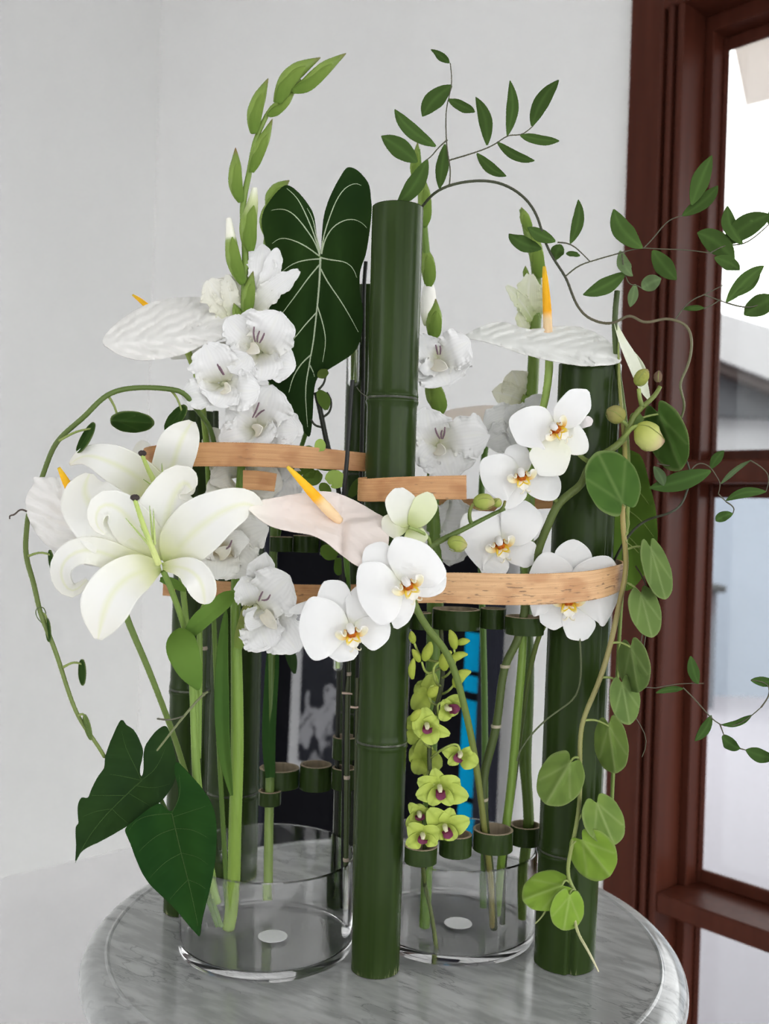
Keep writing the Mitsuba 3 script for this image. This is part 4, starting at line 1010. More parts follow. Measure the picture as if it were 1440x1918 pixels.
moth(sp, Y + 0.05, [([(600, 1130), (570, 1138), (540, 1146)], [5, 11, 10, 2])], name='small_petal')

sp = thing('moth_orchid', 'white moth orchid spray at the right with three blooms climbing towards a fat bud', 'orchid', None)
Y = 1.065
OD = [(0, (0.16, 0.20, 0.05)), (0.3, (0.085, 0.12, 0.03)), (1, (0.035, 0.05, 0.015))]
put(sp, 'stem', stem([(1236, 724, 1.0), (1225, 742, 0.8), (1200, 765, 0.5), (1182, 790, 0.2), (1172, 815, 0.1), (1140, 845, 0), (1108, 867, 0), (1092, 900, 0), (1080, 915, 0.2), (1048, 942, 0.5), (1030, 975, 0.8), (1015, 1010, 1.4), (1000, 1060, 2.0), (985, 1130, 2.5), (968, 1201, 3), (946, 1248, 3.4), (929, 1360, 4), (907, 1448, 4.4), (905, 1510, 4.6), (909, 1562, 5), (918, 1643, 7), (924, 1738, 10)], [4, 6, 7.5, 8, 8, 8, 8, 8.5, 9, 9, 9, 8], Y, OD, 10, m=110), 'm_gloss')
for x, y, z in ((946, 1248, 3.4), (929, 1360, 4), (905, 1497, 4.6)):
    put(sp, 'node', stem([(x, y - 3, z), (x, y + 3, z)], [9.6, 10, 9.6], Y, (0.34, 0.31, 0.22), 12), 'm_matte')
for P, w in (([(1108, 867, 0), (1092, 858, -0.4), (1074, 840, -0.3)], 5), ([(1045, 940, 0.5), (1030, 928, 0.2), (1016, 916, 0.4)], 5), ([(1176, 800, 0.2), (1170, 792, 0), (1158, 784, -0.2)], 4), ([(1160, 828, 0), (1172, 815, -0.3), (1184, 802, -0.5), (1195, 798, -0.6)], 5), ([(1203, 763, 0.5), (1198, 745, 0.4), (1196, 728, 0.4)], 5), ([(1016, 1005, 1.4), (985, 1026, 3.4), (950, 1024, 3.0)], 5)):
    put(sp, 'stalk', stem(P, [w, w * 0.85, w * 0.8], Y, [(0, (0.10, 0.14, 0.03)), (1, (0.30, 0.38, 0.10))], 8), 'm_gloss')
orchid_bud(sp, Y - 0.006, [(1192, 800), (1204, 808), (1222, 822), (1244, 826)], 26, [(0, (0.44, 0.49, 0.10)), (0.55, (0.60, 0.62, 0.22)), (0.85, (0.62, 0.52, 0.30)), (1, (0.40, 0.26, 0.20))])
orchid_bud(sp, Y - 0.003, [(1166, 788), (1158, 780), (1146, 772), (1136, 768)], 17, [(0, (0.30, 0.30, 0.08)), (1, (0.36, 0.32, 0.13))])
orchid_bud(sp, Y + 0.002, [(1194, 722), (1198, 712), (1206, 700), (1213, 692)], 13, [(0, (0.28, 0.33, 0.07)), (0.8, (0.36, 0.36, 0.10)), (1, (0.26, 0.16, 0.10))])
orchid_bud(sp, Y + 0.01, [(1232, 716), (1232, 706), (1234, 694)], 8, [(0, (0.22, 0.16, 0.10)), (1, (0.17, 0.10, 0.08))])
moth(sp, Y + 0.012, [([(935, 1035), (925, 1055), (906, 1076)], [9, 28, 30, 8]), ([(945, 1025), (980, 1036), (1008, 1046)], [9, 26, 26, 5]), ([(930, 1010), (945, 975), (965, 958)], [8, 24, 26, 10]), ([(937, 1022), (906, 1012), (866, 1022)], [13, 52, 56, 36]), ([(945, 1015), (970, 988), (984, 938)], [9, 34, 40, 18])], ((936, 1016), 70, 25, (0, 0.1)))
moth(sp, Y - 0.002, [([(982, 886), (968, 858), (950, 838)], [7, 24, 26, 12]), ([(978, 902), (955, 925), (926, 936)], [9, 25, 26, 8]), ([(984, 892), (1018, 906), (1050, 902)], [9, 28, 32, 20]), ([(973, 893), (942, 893), (906, 910)], [12, 40, 46, 30])], ((976, 888), 78, 24, (0.05, 0.1)))
moth(sp, Y - 0.018, [([(1080, 796), (1098, 790), (1110, 787)], [5, 10, 10, 4], [(0, (0.86, 0.86, 0.84)), (1, (0.82, 0.76, 0.75))]), ([(1048, 812), (1074, 820), (1096, 812)], [9, 28, 34, 20], [(0, (0.86, 0.87, 0.70)), (0.4, (0.88, 0.88, 0.82)), (1, (0.89, 0.89, 0.87))]), ([(1042, 815), (1034, 848), (1010, 890)], [11, 34, 38, 12], [(0, (0.86, 0.87, 0.70)), (0.5, (0.87, 0.87, 0.79)), (1, (0.89, 0.89, 0.86))]), ([(1036, 805), (1004, 800), (970, 832)], [10, 38, 44, 14]), ([(1046, 800), (1072, 765), (1101, 732)], [9, 29, 28, 4])], ((1040, 800), 40, 24, (0, 0.1)))

sp = thing('moth_orchid', 'white moth orchid bloom crossed by the long front bamboo band', 'orchid', None)
Y = 1.072
moth(sp, Y, [([(1068, 1115), (1072, 1062), (1074, 1010)], [10, 30, 36, 22]), ([(1058, 1136), (1040, 1150), (1012, 1166)], [9, 26, 26, 10]), ([(1068, 1135), (1082, 1166), (1096, 1198)], [10, 28, 30, 6]), ([(1062, 1122), (1026, 1098), (988, 1090)], [13, 54, 62, 44]), ([(1070, 1122), (1115, 1108), (1160, 1110)], [13, 56, 66, 42])], ((1065, 1120), 90, 28, (0, 0.1)))
put(sp, 'stem', stem([(1066, 1120, 1.2), (1035, 1150, 2.5), (1010, 1190, 5), (985, 1300, 8), (960, 1480, 10), (945, 1600, 11), (940, 1730, 12)], [5, 5, 6, 6], Y, OD, 8), 'm_gloss')

# ------------------------------------------------------------------ green dendrobium
dn = thing('green_orchid', 'lime green orchid spray hanging between the tall pole and the right vase', 'orchid', None)
Y = 1.075
LG = [(0, (0.42, 0.50, 0.09)), (0.5, (0.50, 0.60, 0.12)), (1, (0.53, 0.64, 0.16))]
put(dn, 'stem', stem([(826, 1180, 3), (828, 1275, 2), (818, 1320, 2), (808, 1360, 2), (804, 1420, 2), (806, 1480, 1.5), (800, 1560, 1.8), (792, 1620, 2.4), (806, 1700, 6), (818, 1785, 6.5)], [4, 4.5, 4.5, 4, 4, 4, 4.5], Y, [(0, (0.05, 0.06, 0.02)), (0.6, (0.05, 0.065, 0.02)), (1, (0.14, 0.18, 0.04))], 8, m=60), 'm_gloss')
DK = [0]


def dendro(Y, c, tips, lipc=None, w=15):
    fl = holder(dn, 'flower')
    for i, t in enumerate(tips):
        DK[0] += 1
        mx, my = (c[0] * 0.42 + t[0] * 0.58), (c[1] * 0.42 + t[1] * 0.58)
        petal(fl, Y, [c, (mx, my), t[:2]], np.array([4, 14, 17, 13, 4]) * (t[2] if len(t) > 2 else 1.0) * w / 15, 'petal', LG, mat='m_petal', dz=[1.0, 0.1 - 0.1 * i, 0.5 - 0.1 * i], cup=0.12, ruf=0.05, rf=2, nu=16, nv=9, seed=DK[0], rib=((0.38, 0.48, 0.08), 0.12, 0.7))
    if lipc:
        x, y = lipc
        put(fl, 'lip', join([blade(px([(c[0], c[1], 0.1), ((c[0] + x) / 2, (c[1] + y) / 2, -0.7), (x, y + 1, -0.6)], Y), wpx([4, 8, 9, 3], Y), cup=0.35, ruf=0.25, rf=3, nu=14, nv=9, col=[(0, (0.42, 0.40, 0.12)), (0.35, (0.14, 0.03, 0.05)), (1, (0.26, 0.07, 0.14))]),
                             tube(px([(c[0] - 1, c[1] - 6, -0.2), (c[0], c[1], -1.0), ((c[0] * 2 + x) / 3, (c[1] * 2 + y) / 3, -1.2)], Y), wpx([5, 5, 3], Y), 8, 8, col=[(0, (0.5, 0.55, 0.2)), (1, (0.72, 0.68, 0.5))])]), 'm_petal', True, 'purple lip')
    return fl


dendro(Y + 0.045, (790, 1420), [(770, 1400, 1.2), (812, 1405, 1.4), (780, 1450), (824, 1440, 1.5), (795, 1380)])
dendro(Y + 0.05, (800, 1300), [(780, 1280, 1.2), (826, 1290, 1.3), (775, 1330, 1.2), (812, 1260)])
dendro(Y + 0.045, (780, 1365), [(768, 1340), (772, 1395), (795, 1350)])
dendro(Y, (800, 1362), [(778, 1335, 1.3), (774, 1368, 1.2), (795, 1325, 1.1), (820, 1345, 1.0), (842, 1376, 0.75), (812, 1394, 1.1)], (800, 1374))
dendro(Y - 0.004, (838, 1328), [(862, 1304, 1.1), (828, 1350, 0.9), (858, 1335, 0.8), (832, 1310, 0.9)], (862, 1327), 13)
dendro(Y + 0.004, (862, 1415), [(828, 1405, 0.9), (893, 1432, 1.2), (891, 1400, 0.6), (840, 1432, 0.7)], (853, 1426), 14)
dendro(Y - 0.002, (824, 1478), [(812, 1440, 1.0), (782, 1462, 1.15), (780, 1492, 1.1), (862, 1465, 1.4), (876, 1495, 1.2), (806, 1508, 0.9), (846, 1508, 0.8)], (826, 1498))
dendro(Y + 0.008, (786, 1528), [(766, 1505, 0.7), (782, 1506, 1.0), (806, 1520, 0.8), (764, 1550, 0.9), (776, 1548)], (788, 1536))
dendro(Y - 0.008, (834, 1552), [(802, 1516, 1.35), (846, 1514, 1.05), (879, 1536, 1.15), (812, 1568, 0.9), (852, 1572, 0.9)], (842, 1570))
dendro(Y - 0.012, (792, 1568), [(764, 1546, 1.15), (824, 1558, 1.25), (762, 1584, 0.9), (818, 1582, 0.7)], (790, 1580))
for P, w in (([(852, 1216), (850, 1205), (847, 1192), (842, 1180)], 9), ([(856, 1206), (866, 1202), (880, 1200)], 7), ([(842, 1240), (855, 1230), (866, 1226), (876, 1226)], 8), ([(833, 1256), (832, 1240), (836, 1228), (846, 1220)], 11), ([(794, 1238), (799, 1225), (804, 1212), (806, 1202)], 10), ([(853, 1288), (858, 1272), (868, 1262), (882, 1258)], 11), ([(773, 1272), (771, 1258), (773, 1242), (775, 1232)], 7), ([(804, 1306), (810, 1296), (820, 1286)], 10), ([(775, 1205), (772, 1194), (770, 1182)], 7), ([(786, 1240), (780, 1228), (772, 1216)], 7), ([(770, 1350), (778, 1340), (788, 1328)], 8)):
    b = put(dn, 'bud', tube(px(P, Y), wpx(np.array([0.35, 0.9, 1.0, 0.75, 0.2]) * w, Y), 12, 14, col=[(0, (0.34, 0.42, 0.06)), (1, (0.46, 0.52, 0.10))]), 'm_leaf')
for P in ([(826, 1285, 2), (815, 1275, 0.6), (813, 1250, 0), (822, 1240, 0)], [(828, 1270, 2), (840, 1262, 0.8), (852, 1240, 0.4), (850, 1216, 0)], [(828, 1300, 2), (842, 1292, 0.5), (852, 1280, 0)], [(818, 1320, 2), (806, 1312, 0.4), (804, 1290, 0), (812, 1284, 0)], [(812, 1345, 2), (820, 1335, 0.4), (822, 1318, 0), (838, 1318, 0)], [(806, 1400, 2), (794, 1390, 0.8), (793, 1372, 0.4)], [(806, 1420, 2), (835, 1400, 0.4), (856, 1395, 0), (862, 1412, 0)], [(805, 1440, 2), (800, 1460, 0.6), (815, 1470, 0)], [(826, 1250, 2), (800, 1260, 1.0), (790, 1240, 0.2)], [(826, 1240, 2.4), (790, 1230, 1.0), (776, 1205, 0.3)]):
    put(dn, 'stalk', stem(P, [2.6, 2.4, 2.2], Y, [(0, (0.16, 0.2, 0.05)), (1, (0.36, 0.44, 0.10))], 6), 'm_gloss')

# ------------------------------------------------------------------ large leaves
def lerp3(a, b, t):
    return np.asarray(a) + (np.asarray(b) - np.asarray(a)) * t


lf = thing('philodendron_leaf', 'large dark velvety heart-shaped leaf with white veins left of the tall pole', 'leaf')
Y = 1.128
o = [(600, 480), (596, 468), (594, 452), (590, 415), (586, 398), (577, 383), (566, 368), (556, 357), (544, 348), (535, 346), (524, 354), (513, 366), (503, 380), (495, 392), (490, 410), (491, 425), (495, 445), (500, 466), (497, 500), (490, 540), (481, 573), (482, 600), (495, 650), (494, 702), (515, 730), (544, 769), (560, 798), (572, 812), (579, 821), (583, 808), (586, 769), (587, 740), (590, 717), (598, 702), (618, 690), (640, 677), (658, 665), (669, 652), (674, 638), (678, 618), (680, 590), (679, 575), (673, 548), (673, 530), (673, 512), (678, 494), (685, 477), (691, 440), (694, 415), (696, 390), (694, 370), (692, 350), (688, 340), (681, 331), (673, 322), (664, 316), (656, 313), (648, 314), (640, 326), (631, 342), (622, 360), (614, 379), (608, 398), (605, 415), (603, 440), (602, 460)]
VEINS = [[(600, 481), (598, 527), (594, 573), (590, 610), (586, 644), (582, 665), (579, 684), (573, 720), (573, 760), (576, 800)],
         [(600, 481), (585, 470), (570, 460), (548, 450), (525, 447), (510, 456)], [(599, 478), (588, 452), (570, 425), (550, 402), (530, 392), (508, 394)],
         [(599, 476), (588, 440), (574, 405), (555, 370), (537, 353)], [(600, 474), (592, 440), (585, 410), (575, 390)],
         [(602, 476), (608, 452), (622, 428), (640, 415), (660, 411), (678, 418), (687, 427)], [(602, 474), (606, 445), (618, 405), (632, 372), (650, 350), (668, 344), (676, 347)],
         [(602, 483), (622, 487), (645, 491), (660, 502), (668, 520)], [(601, 504), (612, 525), (630, 552), (648, 580), (662, 605), (671, 622)],
         [(599, 485), (575, 487), (548, 495), (525, 512)], [(598, 496), (578, 520), (556, 550), (530, 585), (512, 610)],
         [(594, 573), (602, 598), (609, 630), (608, 655), (604, 678)], [(592, 586), (572, 608), (554, 630), (540, 645)], [(583, 664), (566, 680), (550, 705), (541, 735)], [(580, 684), (586, 696), (589, 706)]]


def dg(x, y):
    v = abs(x - (600 - 0.07 * (y - 480)))
    return Y + 0.018 * math.exp(-((x - 600) / 26) ** 2) * (1 if y < 700 else 0.6) + 0.0000032 * (x - 600) ** 2 + 0.0000003 * (y - 520) ** 2 + 0.0016 * math.cos((y * 0.55 - v * 0.6) / 11) * min(1, v / 25) - (0.00012 * (420 - y) if y < 420 else 0)


def cg(x, y):
    n = meshkit.noise(np.array([x / 60, y / 60, 1.0]))
    return lerp3((0.017, 0.040, 0.012), (0.036, 0.076, 0.017), n * (0.4 + 0.6 * math.exp(-((y - 470) / 90) ** 2)))


put(lf, 'blade', leaf_sheet(o, dg, 6.0, 0.0010, cg), 'm_leaf')
vm = []
for i, vn in enumerate(VEINS):
    pts = np.array([at(x, y, dg(x, y) - 0.0009) for x, y in curve(np.array([(a, b, 0.0) for a, b in vn]), np.linspace(0, 1, 18))[:, :2]])
    w0 = 2.3 if i == 0 else 1.6
    vm.append(tube(pts, wpx([w0, w0 * 0.8, w0 * 0.6, 0.5], Y), 6, 18, col=(0.52, 0.60, 0.42), flat=0.6))
put(lf, 'vein', join(vm), 'm_leaf', True, 'pale white veins')
put(lf, 'stem', stem([(600, 480, 1.9), (592, 570, 3.5), (583, 690, 4.5), (578, 790, 6), (556, 860, 8), (530, 960, 10), (508, 1100, 12), (507, 1300, 12.5), (505, 1500, 12.5), (503, 1684, 8)], [4.5, 4.5, 5, 5.5], Y, GREEN, 8), 'm_gloss')


def arrow_leaf(o, mid, ribs, Y, slope, label, c0, c1, stemP):
    lf = thing('arrow_leaf', label, 'leaf')
    m = np.array(mid, float)
    d = unit(m[-1] - m[0])

    def rel(x, y):
        a = (x - m[0, 0]) * d[0] + (y - m[0, 1]) * d[1]
        return a, -(x - m[0, 0]) * d[1] + (y - m[0, 1]) * d[0]

    def dep(x, y):
        a, b = rel(x, y)
        L = np.linalg.norm(m[-1] - m[0])
        return Y + slope[0] * (x - m[0, 0]) / 100 + slope[1] * (y - m[0, 1]) / 100 + 0.010 * (a / L) ** 2 + 0.010 * math.exp(-(b / 20) ** 2) * np.clip((a + 70) / 70, 0, 1) + 0.0012 * math.cos((a - abs(b) * 0.55) / 6.5) * min(1, abs(b) / 25)

    def colr(x, y):
        a, b = rel(x, y)
        return lerp3(c0, c1, meshkit.noise(np.array([x / 45, y / 45, 5.0])))
    put(lf, 'blade', leaf_sheet(o, dep, 6.5, 0.0009, colr), 'm_leaf')
    vm = []
    for i, r in enumerate([mid] + ribs):
        C = curve(np.array([(a, b, 0.0) for a, b in r]), np.linspace(0, 1, 14))[:, :2]
        vm.append(tube(np.array([at(x, y, dep(x, y) - 0.0005) for x, y in C]), wpx([1.5, 1.2, 0.4] if i == 0 else [0.9, 0.7, 0.3], Y), 5, 14, col=(0.05, 0.095, 0.03)))
    put(lf, 'vein', join(vm), 'm_leaf', True)
    put(lf, 'stem', stem(stemP, [4.5, 4.5, 5], Y, [(0, (0.05, 0.085, 0.025)), (1, (0.12, 0.2, 0.05))], 8), 'm_gloss')


o = [(264, 1458), (261, 1440), (266, 1424), (269, 1406), (263, 1390), (257, 1377), (250, 1366), (242, 1361), (236, 1358), (232, 1350), (227, 1347), (220, 1358), (213, 1374), (206, 1390), (201, 1404), (196, 1420), (196, 1438), (188, 1448), (180, 1460), (171, 1478), (166, 1494), (160, 1495), (153, 1492), (147, 1502), (145, 1514), (146, 1532), (148, 1543), (142, 1546), (141, 1560), (143, 1586), (140, 1618), (147, 1604), (153, 1594), (166, 1586), (180, 1580), (206, 1566), (232, 1551), (255, 1537), (276, 1521), (292, 1509), (306, 1497), (320, 1478), (329, 1458), (332, 1440), (329, 1418), (324, 1397), (319, 1376), (312, 1358), (301, 1362), (290, 1371), (280, 1384), (272, 1396), (268, 1412), (269, 1428), (269, 1446)]
arrow_leaf(o, [(265, 1462), (235, 1490), (200, 1525), (165, 1570), (141, 1616)], [[(265, 1462), (250, 1430), (236, 1400), (228, 1370)], [(265, 1462), (235, 1455), (205, 1450)], [(266, 1460), (290, 1440), (310, 1400)], [(255, 1472), (290, 1475), (318, 1468)], [(235, 1490), (200, 1490), (170, 1490)], [(240, 1485), (265, 1500), (285, 1512)], [(210, 1515), (180, 1520), (155, 1530)], [(210, 1515), (225, 1530), (240, 1542)]],
           1.045, (0.006, -0.012), 'dark arrow-shaped leaf with a ragged left edge overhanging the table rim', (0.020, 0.044, 0.016), (0.026, 0.058, 0.016), [(266, 1462, 1.2), (290, 1480, 3), (330, 1560, 7), (380, 1660, 9), (408, 1735, 9)])
o = [(320, 1521), (310, 1514), (302, 1505), (294, 1505), (280, 1514), (266, 1524), (250, 1538), (232, 1552), (238, 1566), (245, 1582), (252, 1602), (260, 1622), (269, 1640), (280, 1656), (292, 1668), (305, 1680), (318, 1692), (330, 1705), (346, 1724), (360, 1741), (369, 1750), (374, 1756), (376, 1744), (378, 1725), (384, 1700), (391, 1674), (398, 1644), (403, 1615), (405, 1588), (406, 1560), (405, 1540), (402, 1520), (395, 1502), (385, 1485), (372, 1468), (358, 1453), (344, 1438), (334, 1427), (328, 1427), (326, 1442), (330, 1460), (335, 1478), (334, 1496), (328, 1512)]
arrow_leaf(o, [(322, 1524), (335, 1580), (350, 1640), (364, 1700), (374, 1753)], [[(322, 1524), (300, 1525), (260, 1535), (242, 1555)], [(324, 1530), (355, 1520), (385, 1510)], [(322, 1522), (336, 1490), (335, 1450)], [(328, 1552), (360, 1555), (390, 1570)], [(328, 1552), (295, 1565), (260, 1595)], [(340, 1598), (368, 1605), (390, 1620)], [(340, 1598), (310, 1615), (280, 1645)], [(352, 1648), (370, 1655), (385, 1665)], [(352, 1648), (335, 1665), (318, 1685)]],
           1.020, (-0.004, -0.006), 'dark arrow-shaped leaf pointing down over the left vase', (0.014, 0.046, 0.012), (0.022, 0.068, 0.014), [(322, 1524, 1.2), (345, 1560, 4), (390, 1660, 9), (415, 1735, 10)])

lf = thing('philodendron_leaf', 'big mid-green leaf hanging behind the right pole against the mahogany', 'leaf')
Y = 1.21
o = [(1130, 830), (1160, 836), (1187, 845), (1200, 852), (1208, 872), (1217, 909), (1224, 935), (1229, 959), (1232, 1000), (1230, 1025), (1220, 1055), (1205, 1080), (1190, 1098), (1170, 1110), (1150, 1090), (1135, 1050), (1120, 980), (1115, 900)]
dl = lambda x, y: Y + 0.00006 * (y - 960) - 0.00025 * abs(x - (1150 + (y - 840) * 0.15)) + 0.0008 * math.cos((y + abs(x - 1165) * 0.5) / 9)  # noqa: E731
put(lf, 'blade', leaf_sheet(o, dl, 8, 0.0009, lambda x, y: lerp3((0.050, 0.10, 0.016), (0.085, 0.15, 0.022), meshkit.noise(np.array([x / 40, y / 40, 2.0])))), 'm_leaf')
vm = [tube(np.array([at(x, y, dl(x, y) - 0.0008) for x, y in curve(np.array([(a, b, 0.0) for a, b in r]), np.linspace(0, 1, 12))[:, :2]]), wpx([1.4, 0.5], Y), 5, 12, col=(0.16, 0.22, 0.06)) for r in ([(1145, 845), (1165, 960), (1175, 1100)], [(1160, 900), (1190, 915), (1215, 945)], [(1166, 950), (1195, 970), (1224, 1005)], [(1170, 1000), (1195, 1025), (1212, 1060)])]
put(lf, 'vein', join(vm), 'm_leaf', True)
put(lf, 'stem', stem([(1145, 845, 0.5), (1130, 900, 2), (1115, 1100, 5), (1090, 1400, 6), (1075, 1680, 6)], [5, 5, 6], Y, GREEN, 8), 'm_gloss')


# ------------------------------------------------------------------ vines with round leaves
def round_leaf(vn, Y, c, a, b, ang, pet=None, col=None, sinus=True, seed=0, tilt=1, label=None):
    """A toothed kidney leaf: half axes a >= b in pixels (b shortened by its tilt), ang: where its tip points in the frame (degrees, 90 = down); pet: where the stalk comes from."""
    ca, sa = math.cos(math.radians(ang)), math.sin(math.radians(ang))
    t = np.linspace(0, 2 * np.pi, 64, endpoint=False)
    r = 1 + 0.022 * np.abs(((t * 9 / np.pi) % 2) - 1) + 0.03 * np.sin(2 * t + seed) + 0.02 * np.sin(3 * t + seed * 2.1)
    if sinus:
        dd = np.angle(np.exp(1j * (t - np.pi)))
        r = r * (1 - 0.34 * np.exp(-(dd / 0.20) ** 2))
    lx, ly_ = r * np.cos(t) * a, r * np.sin(t) * b
    o = np.stack([c[0] + lx * ca - ly_ * sa, c[1] + lx * sa + ly_ * ca], -1)
    s = math.sqrt(max((a / b) ** 2 - 1, 0.0)) * Y / FOCAL * tilt
    R = a * Y / FOCAL

    def dep(x, y):
        p = ((x - c[0]) * ca + (y - c[1]) * sa, -(x - c[0]) * sa + (y - c[1]) * ca)
        q, w = p[0] / a, p[1] / b
        return Y + s * p[1] + R * (0.10 * (q * q + w * w) - 0.10 * math.exp(-(w / 0.16) ** 2) * (1 - q * 0.3) + 0.012 * math.cos((q * 2 - abs(w) * 1.6) * 5 + seed))
    c0, c1, c2 = col or ((0.105, 0.165, 0.050), (0.15, 0.225, 0.065), (0.30, 0.38, 0.16))

    def colr(x, y):
        p = ((x - c[0]) * ca + (y - c[1]) * sa, -(x - c[0]) * sa + (y - c[1]) * ca)
        q, w = p[0] / a, p[1] / b
        g = lerp3(c0, c1, meshkit.noise(np.array([x / 22, y / 22, seed + 0.5])))
        v = max(math.exp(-(w / 0.06) ** 2), 0.7 * math.exp(-((abs(w) - 0.75 * (q + 0.62)) / 0.07) ** 2) * (q > -0.6) * (q < 0.45))
        return lerp3(lerp3(g, c2, 0.45 * v), (0.24, 0.30, 0.12), np.clip((math.hypot(q, w) - 0.93) / 0.07, 0, 1) * 0.5)
    key = holder(vn, 'leaf')
    put(key, 'blade', leaf_sheet(o, dep, max(1.6, min(2.3, b / 10)), 0.0009, colr, 1), 'm_leaf')
    if pet:
        base = (c[0] - 0.62 * a * ca, c[1] - 0.62 * a * sa)
        q = at(*base, dep(*base) + 0.0006)
        put(key, 'stalk', tube(np.array([px([pet], Y)[0], (px([pet], Y)[0] + q) / 2 + [0, 0.002, 0.003], q]), wpx([2.6, 2.2, 2.0], Y), 7, 10, col=(0.24, 0.30, 0.09)), 'm_gloss')


vi = thing('round_leaved_vine', 'trailing vine with round toothed leaves hanging down in front of the right pole', 'vine', None)
Y = 1.06
VS = [(1158, 640, 3.6), (1159, 700, 3.2), (1164, 770, 2.4), (1170, 850, 1.2), (1166, 935, 0), (1168, 1000, 0), (1172, 1060, 0), (1160, 1130, -0.4), (1142, 1210, -0.7), (1116, 1290, -1), (1092, 1350, -1.2), (1086, 1410, -1.2), (1085, 1500, -1.2), (1072, 1580, -1.2), (1064, 1638, -1.2), (1076, 1668, -1.4)]
put(vi, 'stem', stem(VS, [1.5, 4, 5, 5, 5, 4.5, 4, 3.5], Y, [(0, (0.22, 0.28, 0.08)), (0.3, (0.34, 0.27, 0.09)), (0.6, (0.25, 0.22, 0.09)), (1, (0.22, 0.28, 0.08))], 9, m=80), 'm_gloss')
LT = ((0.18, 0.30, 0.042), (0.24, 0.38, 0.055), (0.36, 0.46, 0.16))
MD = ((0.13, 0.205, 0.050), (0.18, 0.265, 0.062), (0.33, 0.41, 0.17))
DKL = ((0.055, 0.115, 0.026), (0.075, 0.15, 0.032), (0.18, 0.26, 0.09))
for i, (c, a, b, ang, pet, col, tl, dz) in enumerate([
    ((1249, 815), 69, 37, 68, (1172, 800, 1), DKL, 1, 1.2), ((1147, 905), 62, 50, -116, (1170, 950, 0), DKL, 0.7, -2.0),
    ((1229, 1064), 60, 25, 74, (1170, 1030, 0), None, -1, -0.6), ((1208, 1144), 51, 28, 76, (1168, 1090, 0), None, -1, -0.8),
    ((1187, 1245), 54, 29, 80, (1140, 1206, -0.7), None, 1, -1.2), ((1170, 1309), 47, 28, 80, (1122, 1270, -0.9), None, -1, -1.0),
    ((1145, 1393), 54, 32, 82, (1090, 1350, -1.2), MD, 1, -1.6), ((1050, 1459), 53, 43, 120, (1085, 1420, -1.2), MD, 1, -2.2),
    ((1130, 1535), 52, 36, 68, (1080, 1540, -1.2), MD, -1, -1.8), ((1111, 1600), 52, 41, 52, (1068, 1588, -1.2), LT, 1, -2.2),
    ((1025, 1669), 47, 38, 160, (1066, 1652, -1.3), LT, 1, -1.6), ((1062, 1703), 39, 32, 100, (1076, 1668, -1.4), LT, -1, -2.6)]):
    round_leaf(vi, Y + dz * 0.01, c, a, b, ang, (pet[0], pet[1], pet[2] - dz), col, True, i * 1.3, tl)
petal(vi, Y + 0.01, [(1200, 800), (1192, 786), (1196, 772)], [4, 14, 6], 'leaf', (0.13, 0.2, 0.06), mat='m_leaf', cup=0.2)
put(vi, 'tendril', stem([(1172, 960, 0), (1178, 985, -0.4), (1170, 1010, -0.2), (1182, 1022, -0.5), (1196, 1036, -0.4)], [1.2, 0.9, 0.7], Y, (0.22, 0.26, 0.08), 5), 'm_gloss')
put(vi, 'root', stem([(1070, 1690, -0.6), (1082, 1745, -2.4), (1098, 1775, -3.6), (1121, 1820, -4.2)], [3.5, 3, 2.6, 1.4], Y, [(0, (0.3, 0.33, 0.12)), (1, (0.55, 0.52, 0.35))], 7), 'm_matte')
put(vi, 'root', stem([(1040, 1660, -0.6), (1018, 1712, -1.6), (1002, 1730, -1.8)], [2.5, 2, 1.2], Y, (0.3, 0.33, 0.14), 6), 'm_matte')

vi = thing('round_leaved_vine', 'bare arching vine at the far left with a few small round leaves', 'vine', None)
Y = 1.03
VS = [(405, 850, 9), (392, 800, 8), (372, 772, 6), (345, 738, 4), (318, 729, 3), (270, 726, 2), (205, 738, 1), (160, 778, 0.6), (110, 824, 2.5), (80, 890, 6), (56, 955, 5.5), (50, 990, 3.5), (49, 1040, 1.5), (62, 1090, 0.5), (75, 1145, 0), (92, 1190, 0.2), (112, 1245, 0.5), (145, 1338, 1), (175, 1385, 1.4), (196, 1418, 2.2)]
put(vi, 'stem', stem(VS, [5, 5, 5, 5, 5, 5, 4.5, 4, 3.5], Y, [(0, (0.085, 0.14, 0.03)), (0.5, (0.12, 0.17, 0.045)), (1, (0.17, 0.22, 0.06))], 9, m=110), 'm_gloss')
DKV = ((0.030, 0.068, 0.016), (0.042, 0.092, 0.020), (0.08, 0.13, 0.04))
round_leaf(vi, Y + 0.012, (247, 790), 40, 20, 3, (203, 742, 0), DKV, False, 1.0, 1)
round_leaf(vi, Y + 0.045, (329, 784), 30, 13, 128, (320, 731, -1.2), DKV, False, 2.0, 1)
round_leaf(vi, Y + 0.005, (161, 820), 32, 9, 120, (110, 826, -0.2), DKV, False, 3.0, 1)
for (c, a, b, ang, pet) in (((97, 1054), 24, 5, 80, (52, 1042, 0)), ((90, 1180), 22, 5, 84, (76, 1148, 0)), ((154, 1259), 24, 7, 88, (118, 1250, 0.4)), ((164, 1362), 24, 6, 75, (147, 1340, 0.8))):
    round_leaf(vi, Y, c, a, b, ang, pet, DKV if c[1] < 1300 else None, False, a * 0.3, 1)
put(vi, 'tendril', stem([(50, 958, 0), (38, 955, -0.3), (26, 964, -0.2), (19, 966, -0.4), (18, 972, -0.4)], [1.8, 1.6, 1.6, 1.2], Y, (0.08, 0.06, 0.05), 6), 'm_gloss')
put(vi, 'tendril', stem([(86, 1150, -0.3), (80, 1138, -0.6), (68, 1142, -0.4), (72, 1160, 0), (86, 1172, 0)], [1, 0.9, 0.7], Y, (0.10, 0.13, 0.05), 5), 'm_gloss')

